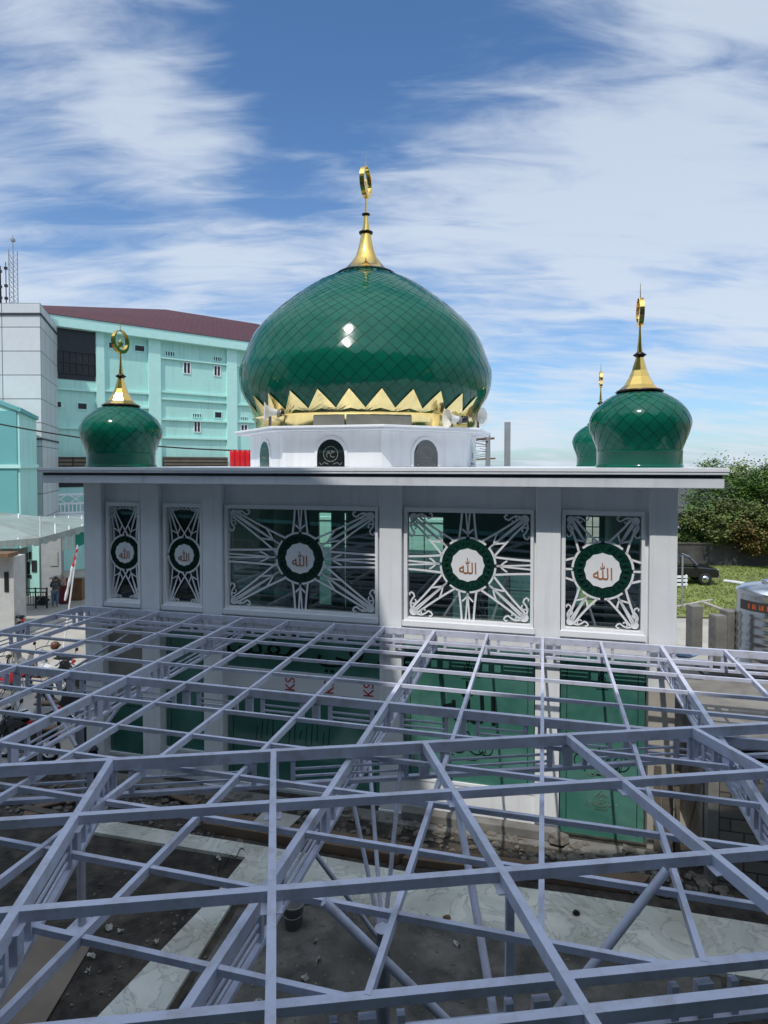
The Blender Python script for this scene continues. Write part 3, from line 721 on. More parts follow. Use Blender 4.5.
# posts seen over the roof
p = G(507.5, 600); Y = 26.
q = AY(507.5, 422, Y); mb = MB(); mb.box(-.11, .11, -.11, .11, 0, q.z); tag(mb.build('concrete_post', steelp, None, .01, (q.x, q.y, 0)), 'square grey post rising behind the mosque roof', 'post')
q = AY(488, 433, 29.); t = thing('utility_pole', 'grey utility pole with crossarm and coiled wires behind the drum', 'utility pole', (q.x, q.y, 0))
mb = MB(); mb.lathe([(.15, 0), (.11, q.z)], 12); mb.build('pole', steelp, t)
mb = MB(); mb.beam((-.55, 0, q.z - .25), (.3, 0, q.z - .20), .1, .1); mb.beam((-.55, 0, q.z - 1.2), (.35, 0, q.z - 1.15), .08, .08); mb.build('crossarm', woodd, t)
mb = MB()
for k in range(5):
    z = q.z - .3 - .22 * k
    mb.path([V((-.5 + .5 * math.sin(i * .9 + k), .05 * k - .1, z - .12 * math.sin(i * .7 + k * 2))) for i in range(9)], .012, 5)
mb.build('coiled_wire', black, t)

# ------------------------------------------------------------------ canopy frames
def truss(parent, P, up=V((0, 0, 1)), h=.40, name='truss', ch=.118):
    """P = node points along the top edge."""
    P = [V(p) for p in P]; mb = MB(); d = (P[-1] - P[0]).normalized()
    mb.beam(P[0], P[-1], .065, ch)
    ns = [p for p in P]
    for p in ns:
        mb.beam(p - V((0, 0, .13)), p - V((0, 0, h - .035)), .055, .11, up=d, drop=-.055)
        for sg in (-1, 1):
            q = p + d * (.21 * sg)
            if (q - P[0]).dot(d) < 0 or (q - P[-1]).dot(d) > 0: continue
            mb.beam(q - V((0, 0, .13)), q - V((0, 0, h - .035)), .05, .05, up=d, drop=-.025)
    for a, b in zip(ns, ns[1:]):
        if (b - a).length < .55: continue
        for k in (1, 2): mb.beam(a + d * .21 - V((0, 0, .13 + k * (h - .165) / 3)), b - d * .21 - V((0, 0, .13 + k * (h - .165) / 3)), .022, .022)
    o = mb.build(name, steel, parent)
    mb = MB(); mb.beam(P[0] - V((0, 0, h - .04)), P[-1] - V((0, 0, h - .04)), .062, .042); mb.build('bottom_chord', steel, o)
    return o
ZC = SD(384, 626.5, 12.0)[1]
D0 = 12.0
lower = thing('canopy_frame', 'pale lilac steel canopy frame bolted along the mosque facade, lower of the two', 'canopy frame', W(0, 0, 0), -TH)
sk = lambda k: (k - 8) * 1.037 + .005
dk = lambda k: D0 - .768 * k
KL, KR = -2, 14
EA, EB = G(0, 1031, ZC), G(768, 955, ZC)              # near edge: an end truss, not parallel to the facade
EA2, EB2 = EA + (EA - EB) * .5, EB + (EB - EA) * .6
def dend(sv):                                         # depth of the end truss at facade position s
    a, b = V((EA.dot(U), EA.dot(N))), V((EB.dot(U), EB.dot(N))); return a.y + (b.y - a.y) * (sv - a.x) / (b.x - a.x)
def sright(dv):
    a, b = V((EA.dot(U), EA.dot(N))), V((EB.dot(U), EB.dot(N))); return a.x + (b.x - a.x) * (dv - a.y) / (b.y - a.y)
for k in (-2, 2, 6, 10, 14):
    de = dend(sk(k)); n_ = 7; truss(lower, [(sk(k), D0 + (de - D0) * j / n_, ZC) for j in range(n_ + 1)])
for k in range(KL, KR + 1):
    if k in (-2, 2, 6, 10, 14): continue
    mb = MB(); mb.beam((sk(k), dk(0) - .035, ZC + .002), (sk(k), dk(10) if k == 8 else dend(sk(k)), ZC + .002), .045, .075); mb.build('rafter', steel, lower)
truss(lower, [(sk(k), D0, ZC - .001) for k in range(KL, KR + 1)]); truss(lower, [(sk(k), dk(5), ZC - .001) for k in range(KL, KR + 1)])
EL = V((sk(-2), dend(sk(-2)), ZC - .001)); ER = V((sk(14), dend(sk(14)), ZC - .001))
truss(lower, [EL.lerp(ER, i / 16) for i in range(17)], ch=.062)
for j in range(1, 12):
    if j == 5: continue
    s0, s1 = sk(KL), sk(KR)
    se = sright(dk(j))
    if dend(s1) > dk(j): s1 = min(s1, se)
    if dend(s0) > dk(j): s0 = max(s0, se)
    mb = MB(); mb.beam((s0, dk(j), ZC - .012), (s1, dk(j), ZC - .012), .04, .05); mb.build('purlin', steel, lower)
# tree columns under it
def tree_col(parent, base, ztop, tips, r=.075, rod=.024):
    mb = MB(); base = V(base)
    mb.lathe([(r, -.1), (r, ztop - base.z), (r * 1.15, ztop - base.z), (r * 1.15, ztop - base.z + .04)], 16, base)
    mb.box(base.x - .16, base.x + .16, base.y - .16, base.y + .16, base.z - .1, base.z + .015)
    c = mb.build('column', steel, parent)
    for tp in tips:
        mb = MB(); a = V((base.x, base.y, ztop - .05)); b = V(tp); dd = (b - a); dd.z = 0
        mb.tube(a + dd.normalized() * r * .7, b, rod, rod, 8); mb.build('strut', steel, c)
q = AY(383, 932, 6.15); s0, d0, z0 = q.dot(U), q.dot(N), q.z
zb = ZC - .36
tree_col(lower, (s0, d0, 0), z0, [(sk(6), d0 + .55, zb), (sk(6) + .02, d0 + 1.25, zb), (s0 + .02, d0 + .75, ZC - .06), (sk(7), d0 + .5, ZC - .06), (sk(7), d0 - .6, ZC - .06), (sk(6), d0 - .6, zb)])
q = G(82, 925); tree_col(lower, (q.dot(U), q.dot(N), 0), ZC - .5, [(sk(2), q.dot(N) + .8, zb), (sk(2), q.dot(N) - .7, zb)], .062)
q = G(40, 772); tree_col(lower, (q.dot(U), q.dot(N), 0), 2.0, [(sk(0), q.dot(N) + .6, ZC - .06)], .05, .03)
for a, b in (((124, 700), (86, 752)), ((45, 690), (76, 746))):
    mb = MB(); A_, B_ = AY(a[0], a[1], 9.6), AY(b[0], b[1], 9.2)
    mb.tube((A_.dot(U), A_.dot(N), A_.z), (B_.dot(U), B_.dot(N), B_.z), .03, .03, 8); mb.build('brace', steel, lower)

# nearer frame, sloping down away from the camera
AZR, AZB, SLO = R(-9.9), R(83.1), .052
rv = V((math.sin(AZR), math.cos(AZR), -SLO)); bv = V((math.sin(AZB), math.cos(AZB), 0))
P0 = AY(384, 744.5, 6.8); nv = rv.cross(bv).normalized()
FP = lambda px, py: PL(px, py, P0, nv)
def rb_coord(p):                                      # p = P0 + a*rv + b*bv
    q = p - P0; m = Matrix(((rv.x, bv.x), (rv.y, bv.y))).inverted() @ V((q.x, q.y)); return m[0], m[1]
upper = thing('canopy_frame', 'steel canopy frame nearest the viewer, sloping and lying across the other one', 'canopy frame', V((P0.x, P0.y, 0)))
FO = V((P0.x, P0.y, 0))
at = lambda a, b, dz=0.: P0 + rv * a + bv * b + V((0, 0, dz)) - FO
ab = [rb_coord(FP(272.5, y))[0] for y in (750, 801.5, 888, 1044)]
bb = [rb_coord(FP(x, y))[1] for x, y in ((112, 757), (273.5, 750), (425.6, 743.6), (569, 735.5), (695.6, 728.5))]
st = (bb[4] - bb[0]) / 4
nodes = [bb[0] - 3 * st, bb[0] - 2 * st, bb[0] - st] + bb + [bb[4] + st, bb[4] + 2 * st, bb[4] + 3 * st]
truss(upper, [at(ab[0], b, -.001) for b in nodes], h=.41)
aend = ab[3] - 1.6
for i in (1, 2, 3):
    mb = MB(); mb.beam(at(ab[i], nodes[0], .001), at(ab[i], nodes[-1], .001), .06, .078)
    for b in nodes:                                   # gusset plates under the crossings
        mb.beam(at(ab[i] - .075, b - .075, -.082), at(ab[i] - .075, b + .075, -.082), .15, .008); mb.beam(at(ab[i] + .033, b + .07, -.03), at(ab[i] + .033, b - .07, -.03), .006, .06)
    mb.build('beam', steel, upper)
mb = MB(); mb.beam(at(aend + .1, nodes[0]), at(aend + .1, nodes[-1]), .06, .078); mb.build('beam', steel, upper)
for i, b in enumerate(nodes):
    if i in (3, 7): truss(upper, [at(a, b, .003) for a in (ab[0], (ab[0] + ab[1]) / 2 - .0, ab[1], ab[2], ab[3], aend)], h=.40)
    else:
        mb = MB(); mb.beam(at(ab[0], b, .004), at(aend, b, .004), .06, .10); mb.build('rafter', steel, upper)
# tree column carrying it
top = AY(505, 1075, 4.25)
mb = MB(); mb.lathe([(.08, -top.z), (.08, 0), (.09, 0), (.09, .05)], 16, top - FO); tcol = mb.build('column', steel, upper)
for tp in (FP(324, 893), FP(667, 862), FP(457, 795)):
    mb = MB(); mb.tube(top - FO + V((0, 0, -.02)), tp - FO - V((0, 0, .06)), .033, .033, 10); mb.build('strut', steel, tcol)
tp = FP(510, 868); mb = MB(); mb.beam(tp - FO - V((0, 0, .09)), V((tp.x, tp.y, top.z - .5)) - FO, .06, .06, up=V((0, 1, 0)), drop=-.03); mb.build('post', steel, upper)
# ------------------------------------------------------------------ hospital wing behind on the left
AZ = R(50.4); hv = V((math.sin(AZ), math.cos(AZ), 0)); hn = V((hv.y, -hv.x, 0))      # along the wall; outward normal (to the right / viewer)
if hn.dot(CAM - V((-16.56, 45.6, 0))) < 0: hn = -hn
HO = V((-16.56, 45.6, 0))
hosp = thing('hospital_wing', 'mint green building with maroon tiled roof behind the left dome', 'building', HO, math.pi / 2 - AZ)
def hl(p): q = p - HO; return V((q.dot(hv), -q.dot(hn), p.z))          # local: x along, y into the wall
def hp(px, py, off=0.): return hl(PL(px, py, HO + hn * off, hn))
ZE = PL(160, 331, HO, hn).z
mb = MB(); mb.box(-11, 19, 0, 10, -.3, ZE); mb.build('wall', mint, hosp)
mb = MB(); mb.box(-11.3, 19.3, -.55, 10.3, ZE - .72, ZE); mb.build('eave', mintl, hosp, .02)
E0, E1 = V((-11.4, -.6, ZE + .01)), V((19.4, -.6, ZE + .01))
R0, R1, R2 = [hl(AY(x, y, Y)) for x, y, Y in ((-30, 309, 60), (166, 309.5, 60), (258, 324, 63.6))]
B1 = V((19.4, 14, ZE + .01)); B0 = V((-11.4, 14, ZE + .01))
mb = MB(); mb.add([E0, E1, R2, R1, R0, B1, B0], [(0, 1, 2, 3, 4)[:0] or (0, 1, 2), (0, 2, 3), (0, 3, 4), (1, 5, 2), (5, 6, 4, 3), (5, 3, 2), (6, 0, 4), (0, 6, 5, 1)])
mb.build('roof', tilem, hosp)
for x0, x1 in ((96, 104), (148, 160), (226, 236)):
    a, b = hp(x0, 400), hp(x1, 400); mb = MB(); mb.box(a.x, b.x, -.22, .02, -.2, ZE - .72); mb.build('pilaster', mintl, hosp)
def hbox(name, x0, y0, x1, y1, m, d0, d1, bev=0):
    ym = (y0 + y1) / 2; xm = (x0 + x1) / 2
    a, b = hp(x0, ym), hp(x1, ym); zt, zb_ = hp(xm, y0).z, hp(xm, y1).z
    mb = MB(); mb.box(a.x, b.x, d0, d1, zb_, zt); return mb.build(name, m, hosp, bev)
def hwin(x0, y0, x1, y1, mull=0):
    ym, xm = (y0 + y1) / 2, (x0 + x1) / 2
    a, b = hp(x0, ym).x, hp(x1, ym).x; zt, zb_ = hp(xm, y0).z, hp(xm, y1).z
    mb = MB(); t = .06
    mb.box(a, b, -.05, .03, zt - t, zt); mb.box(a, b, -.05, .03, zb_, zb_ + t); mb.box(a, a + t, -.05, .03, zb_ + t, zt - t); mb.box(b - t, b, -.05, .03, zb_ + t, zt - t)
    for i in range(mull): x = a + (b - a) * (i + 1) / (mull + 1); mb.box(x - .035, x + .035, -.048, .03, zb_ + t, zt - t)
    w = mb.build('window', trimw if mull == 1 else mintl, hosp)
    mb = MB(); mb.box(a + t, b - t, -.012, .01, zb_ + t, zt - t); mb.build('pane', darkw, w)
for q in ((108, 342, 117, 349, 0), (134, 345, 145, 352, 0), (165, 351, 175, 356.6, 3), (213, 356.4, 222, 361.6, 3), (183, 362, 190.5, 374, 1), (213.5, 365.5, 220.5, 376.5, 1), (56.5, 401, 62, 408, 0), (77, 402.6, 87.5, 410, 0),
          (192, 413.2, 201.5, 417.8, 3), (214, 411.5, 222, 418.5, 0), (193.5, 421, 200.5, 432.5, 1), (240, 416.5, 248, 421.3, 3), (240.5, 424.5, 247.5, 431, 1), (241, 360, 247, 366, 3), (105, 430, 112, 438, 0)): hwin(*q)
op = hbox('stair_opening_shade', 57.5, 325, 95, 380, darkw, -.03, .02)  # flat near-black panel paints the shade inside the opening
bars = MB()
a, b = hp(57.5, 350), hp(95, 350)
for i in range(7): x = a.x + (b.x - a.x) * i / 6; bars.box(x - .03, x + .03, -.10, -.04, hp(76, 374).z, hp(76, 352).z)
for y in (352, 363, 374): bars.box(a.x, b.x, -.11, -.05, hp(76, y).z - .04, hp(76, y).z + .04)
bars.build('railing', black, op)
for x0, y0, x1, y1, ym in ((160, 357, 227, 0, 0), (160, 391, 227, 0, 0), (160, 398, 227, 0, 0), (160, 418.5, 227, 0, 0), (160, 437, 227, 0, 0), (57, 388, 97, 0, 0), (104, 390, 148, 0, 0), (104, 405, 148, 0, 0), (57, 427, 97, 0, 0), (236, 365, 262, 0, 0), (236, 421, 262, 0, 0), (236, 404, 262, 0, 0)):
    a, b = hp(x0, y0), hp(x1, y0); mb = MB(); mb.box(a.x, b.x, -.16, .02, a.z - .1, a.z + .03); mb.build('ledge', mintl, hosp)
a, b = hp(57, 462), hp(163, 462); c = hp(225, 462)
mb = MB(); mb.box(a.x, hp(88, 462).x, -.5, -.02, hp(70, 467).z - .6, hp(70, 457).z); mb.build('louvre', louvm, hosp); mb = MB(); mb.box(b.x, c.x, -.5, -.02, hp(190, 467).z - .6, hp(190, 457).z); mb.build('louvre', louvm, hosp)
# balcony low on the wall
a, b = hp(50, 500), hp(110, 500)
mb = MB(); mb.box(a.x, b.x, -.06, .0, hp(70, 487).z, hp(70, 474).z + .2); mb.build('balcony_opening_shade', darkw, hosp)  # near-black panel stands for the shade behind the balcony
mb = MB(); z0, z1, z2 = hp(70, 512).z, hp(70, 503).z, hp(70, 494).z
for z in (z0, z1, z2): mb.box(a.x, b.x, -.62, -.56, z - .06, z + .06)
x = a.x
while x < b.x: mb.box(x, x + .07, -.61, -.57, z0, z1); x += .24
for i in range(4):
    c0 = a.x + (b.x - a.x) * (i + .5) / 4
    mb.beam((c0 - .4, -.59, z1), (c0 + .4, -.59, z2), .05, .06, up=V((0, 1, 0))); mb.beam((c0 - .4, -.585, z2), (c0 + .4, -.585, z1), .05, .06, up=V((0, 1, 0)))
mb.box(a.x, b.x, -.7, 0, z0 - .5, z0 - .12)
mb.build('balcony_railing', trimw, hosp)

# grey panel tower
TC = AY(41.5, 400, 35.4); TC.z = 0
ZT = AY(41.5, 303, 35.4).z; tw = thing('panel_tower', 'pale grey panel clad tower with a dark cornice line at the left edge', 'building', TC)
ev = AY(57.5, 400, 40.8) - AY(41.5, 400, 35.4); ev.z = 0
mb = MB(); n = V((-14, 0, 0))
f = [V((0, 0, -.3)), V(ev) + V((0, 0, -.3)), V(ev) + V((-14, 8, -.3)), n + V((0, 8, -.3)), n + V((0, 0, -.3))]
up_ = V((0, 0, ZT + .3)); g = [p + up_ for p in f]
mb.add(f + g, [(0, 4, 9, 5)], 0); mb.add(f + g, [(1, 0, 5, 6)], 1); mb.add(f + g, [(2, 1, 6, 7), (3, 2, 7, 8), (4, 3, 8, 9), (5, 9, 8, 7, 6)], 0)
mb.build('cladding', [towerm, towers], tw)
zc = AY(41.5, 313, 35.4).z
mb = MB(); dv = V(ev).normalized(); on = V((dv.y, -dv.x, 0))
mb.beam(V((.03, -.03, zc)), n + V((0, -.03, zc)), .07, .12, drop=0); mb.beam(V((.03, -.03, zc)), V(ev) + V((.03, 0, zc)), .07, .12)
mb.beam(V((.03, -.03, AY(41.5, 438, 35.4).z)), n + V((0, -.03, AY(41.5, 438, 35.4).z)), .07, .10); mb.beam(V((.03, -.03, AY(41.5, 438, 35.4).z)), V(ev) + V((.03, 0, AY(41.5, 438, 35.4).z)), .07, .10)
mb.build('cornice_band', groove, tw)
# radio masts on it
def mast(px, ytop, ybot, Y, w, label, lattice=True):
    p = AY(px, ybot, Y); h = AY(px, ytop, Y).z - ZT
    m = thing('radio_mast', label, 'antenna mast', (p.x, p.y, ZT))
    mb = MB()
    if lattice:
        for a in range(3):
            o = V((math.cos(a * 2.09) * w, math.sin(a * 2.09) * w, 0)); mb.tube(o, o + V((0, 0, h * .8)), .03, .03, 6)
        k = 0
        while k * .3 < h * .8 - .3:
            for a in range(3):
                o = V((math.cos(a * 2.09) * w, math.sin(a * 2.09) * w, k * .3)); o2 = V((math.cos((a + 1) * 2.09) * w, math.sin((a + 1) * 2.09) * w, k * .3 + .3)); mb.tube(o, o2, .014, .014, 5)
            k += 1
        mb.tube((0, 0, h * .78), (0, 0, h), .03, .02, 6); mb.box(-.1, .1, -.1, .1, h * .92, h * .95)
    else:
        mb.tube((0, 0, 0), (0, 0, h), w, w * .6, 8)
        for z in (.25, .5, .85): mb.box(-.08, .08, -.06, .06, h * z, h * z + .16)
    mb.build('mast_body', steelp if lattice else black, m)
mast(13.8, 235, 302, 38, .26, 'tall lattice radio mast with a thin tip on the grey tower')
mast(6.3, 262, 302, 37.5, .035, 'thin antenna pole with small boxes beside the lattice mast', False)
mast(.6, 266, 302, 37, .07, 'dark stubby antenna pole at the far left edge of the roof', False)
# teal annex in front of the tower
Yt = 33.0; bl = AY(20, 470, Yt); mb = MB()
tb = thing('teal_annex', 'teal annex with a sloping top in front of the grey tower', 'building', (bl.x, bl.y, 0))
zb0 = AY(20, 526, Yt).z - 1.2
x0 = AY(-70, 470, Yt).x - bl.x; dep = (-bl.x / ((384 - 37) / F)) - Yt
zl_, zr_, zq_ = AY(-70, 372, Yt).z, AY(20, 409, Yt).z, AY(37, 418, Yt + dep).z
mb.add([(x0, 0, zb0), (0, 0, zb0), (0, 0, zr_), (x0, 0, zl_), (x0, dep, zb0), (0, dep, zb0), (0, dep, zq_), (x0, dep, zl_)], [(0, 1, 2, 3), (1, 5, 6, 2), (5, 4, 7, 6), (4, 0, 3, 7), (3, 2, 6, 7), (4, 5, 1, 0)], 0)
mb.build('wall', mint, tb)
mb = MB(); mb.beam((x0 - .1, -.06, zl_ + .07), (.06, -.06, zr_ + .07), .16, .2); mb.build('roof_edge', mintd, tb)
mb = MB(); mb.beam((.06, -.1, zr_ + .07), (.06, dep, zq_ + .07), .16, .2); mb.build('roof_edge', mintd, tb)
mb = MB(); mb.box(x0, -.12, -.06, -.003, zb0, zr_ - .1); mb.build('shaded_front', mintd, tb)  # layer painting the shade on the annex front as darker teal
mb = MB(); zz = AY(20, 466, Yt).z; mb.box(x0, .12, -.14, -.065, zz - .12, zz + .08); mb.box(.003, .12, -.06, dep, zz - .12, zz + .08); mb.build('ledge', mintl, tb)
mb = MB(); mb.box(x0, -.02, .3, dep, -.1, zb0 - .004); mb.build('lower_wall', concrete, tb)
# long awning in front of it
aw = AY(40, 530, 29.); awn_t = thing('awning', 'dusty translucent awning sheet on white ribs over the courtyard entrance', 'awning', (aw.x, aw.y, 0))
bk = [AY(-50, 508, 30.0), AY(40, 517, 31.5), AY(94, 517, 35.)]
fr = [AY(-50, 546, 26.6), AY(40, 539, 27.4), AY(94, 524, 32.)]
o = V((aw.x, aw.y, 0))
mb = MB()
for i in range(2): mb.prism([bk[i] - o, bk[i + 1] - o, fr[i + 1] - o, fr[i] - o], (0, 0, .03))
mb.build('sheet', awn, awn_t)
mb = MB()
for i in range(2):
    for t in [j / 4 for j in range(5)]:
        a, b = bk[i].lerp(bk[i + 1], t) - o, fr[i].lerp(fr[i + 1], t) - o; mb.beam(a + V((0, 0, .07)), b + V((0, 0, .07)), .045, .04)
mb.build('rib', trimw, awn_t)
mb = MB()
for i in range(2):
    n_ = 14
    for j in range(n_):
        a, b = fr[i].lerp(fr[i + 1], j / n_) - o, fr[i].lerp(fr[i + 1], (j + .93) / n_) - o
        dz = .30 if j % 2 else .24
        mb.prism([a + V((0, -.03, .05)), b + V((0, -.03, .05)), b + V((0, -.03, -dz)), a + V((0, -.03, -dz))], (0, .02, 0))
mb.build('valance', awn, awn_t)
# ground-floor front under the awning
pf = AY(50, 560, 33.6); t = thing('entrance_block', 'shaded mint and grey ground floor front with notices under the awning', 'building', (pf.x, pf.y, 0))
o = V((pf.x, pf.y, 0)); L = lambda px, py, Y: AY(px, py, Y) - o
xa, xb, xc, xd = L(-40, 560, 33.6).x, L(23, 560, 33.6).x, L(39, 560, 33.6).x, L(60, 560, 33.6).x
ztp = L(50, 533, 33.6).z
mb = MB(); mb.box(xb, xc, 0, .3, -.1, ztp); mb.build('mint_wall', mint, t)
mb = MB(); mb.box(xc + .01, xd, .12, .4, -.1, ztp); mb.build('grey_wall', mat('grey_render', (.36, .37, .37), .8, var=.1), t)
mb = MB(); mb.box(xd + .01, xd + 4.2, 3.2, 3.3, -.1, ztp + .3); mb.build('doorway_shade', darkw, t)  # near-black sheet paints the unlit depth beyond the entrance
for x0, y0, x1, y1 in ((25, 553, 27.5, 560), (28.5, 552, 31, 559), (24.5, 562, 29.5, 574), (31.5, 560.5, 36.5, 572), (24.5, 575, 31, 578)):
    a, b = L(x0, y0, 33.55), L(x1, y1, 33.55); mb = MB(); mb.box(a.x, b.x, -.05, -.003, b.z, a.z); mb.build('notice_board', darkw, t)
a, b = L(49, 552, 33.6), L(57, 566, 33.6); mb = MB(); mb.box(a.x, b.x, .07, .118, b.z, a.z); mb.build('window', mat('pale_pane', (.36, .40, .38), .3), t)
# white low building at the left edge
pw = AY(5, 600, 25.6); t = thing('white_kiosk', 'low white kiosk with brown roof edge under the awning at the left', 'kiosk', (pw.x, pw.y, 0)); o = V((pw.x, pw.y, 0))
x0, x1, zt = L(-50, 600, 25.6).x, L(14, 600, 25.6).x, L(5, 557, 25.6).z
mb = MB(); mb.box(x0, x1, 0, .85, -.1, zt); mb.build('wall', mat('shaded_white_paint', (.50, .50, .48), .7, var=.1, dirt=(.34, .33, .31)), t)  # white wall; the awning's shade is put into the paint as grey
mb = MB(); mb.beam((x0, -.25, zt + .25), (x1 + .15, -.25, zt + .22), .7, .16); mb.build('roof', woodd, t)
a, b = L(4.5, 572, 25.6), L(9, 592, 25.6); mb = MB(); mb.box(a.x, b.x, -.03, .01, b.z, a.z); mb.build('window', darkw, t)
# striped hanging blind and teal sheet beside the column
p = AY(69, 535, 31.8); t = thing('striped_blind', 'white slatted blind hanging under the awning beside the teal sheet', 'blind', (p.x, p.y, 0))
mb = MB()
for i in range(6): x = -.36 + i * .145; mb.box(x, x + .085, 0, .02, AY(69, 551 - i * .6, 31.8).z, AY(69, 532, 31.8).z)
mb.build('slat_panel', trimw, t); mb = MB(); mb.box(-.38, .5, -.005, .025, p.z + .1, p.z + .16); mb.build('head_rail', greyp, t)
p = AY(79.5, 537, 31.2); mb = MB(); mb.prism([(-.22, 0, AY(76, 548, 31.2).z), (.24, .06, AY(83, 544, 31.2).z), (.24, .06, AY(83, 527, 31.2).z), (-.22, 0, AY(76, 530, 31.2).z)], (0, .03, 0))
tag(mb.build('hanging_sheet', mat('teal_sheet', (.02, .36, .27), .5), None, 0, (p.x, p.y, 0)), 'bright teal sheet hanging at the awning end beside the mosque column', 'sheet')

# cabinet, black railing
p = G(57.5, 604); t = thing('wooden_counter', 'brown wooden counter cabinet in the shade behind the two people', 'counter', (p.x - .0, p.y + 1.2, 0), .1)
mb = MB(); mb.box(-.75, .75, -.3, .3, -.03, 1.15); mb.build('body', woodd, t, .01); mb = MB(); mb.box(-.85, .85, -.4, .4, 1.15, 1.21); mb.build('top', conc2, t, .01)
for i in range(2): mb = MB(); mb.box(-.7 + i * .72, -.02 + i * .72, -.325, -.305, .1, 1.05); mb.build('door', woodd, t, .005)
a, b = G(24.5, 607.5), G(47, 607.5); t = thing('black_railing', 'low black metal railing panel in front of the mint entrance wall', 'railing', ((a.x + b.x) / 2, a.y, 0))
hw = (b.x - a.x) / 2; mb = MB(); 
for x in (-hw, 0, hw): mb.box(x - .03, x + .03, -.03, .03, -.05, 1.0)
mb.box(-hw, hw, -.02, .02, .92, .97); mb.box(-hw, hw, -.02, .02, .74, .79); mb.box(-hw, hw, -.02, .02, .1, .15)
mb.build('frame', black, t); mb = MB()
for i in range(9): x = -hw + 2 * hw * (i + .5) / 9; mb.box(x - .012, x + .012, -.012, .012, .15, .74)
mb.build('bars', black, t)
p = G(41, 604); mb = MB(); mb.rock((0, 0, .25), (.35, .28, .32)); tag(mb.build('dark_sack', black, None, 0, (p.x, p.y, -.05)), 'dark full sack slumped behind the black railing', 'sack')

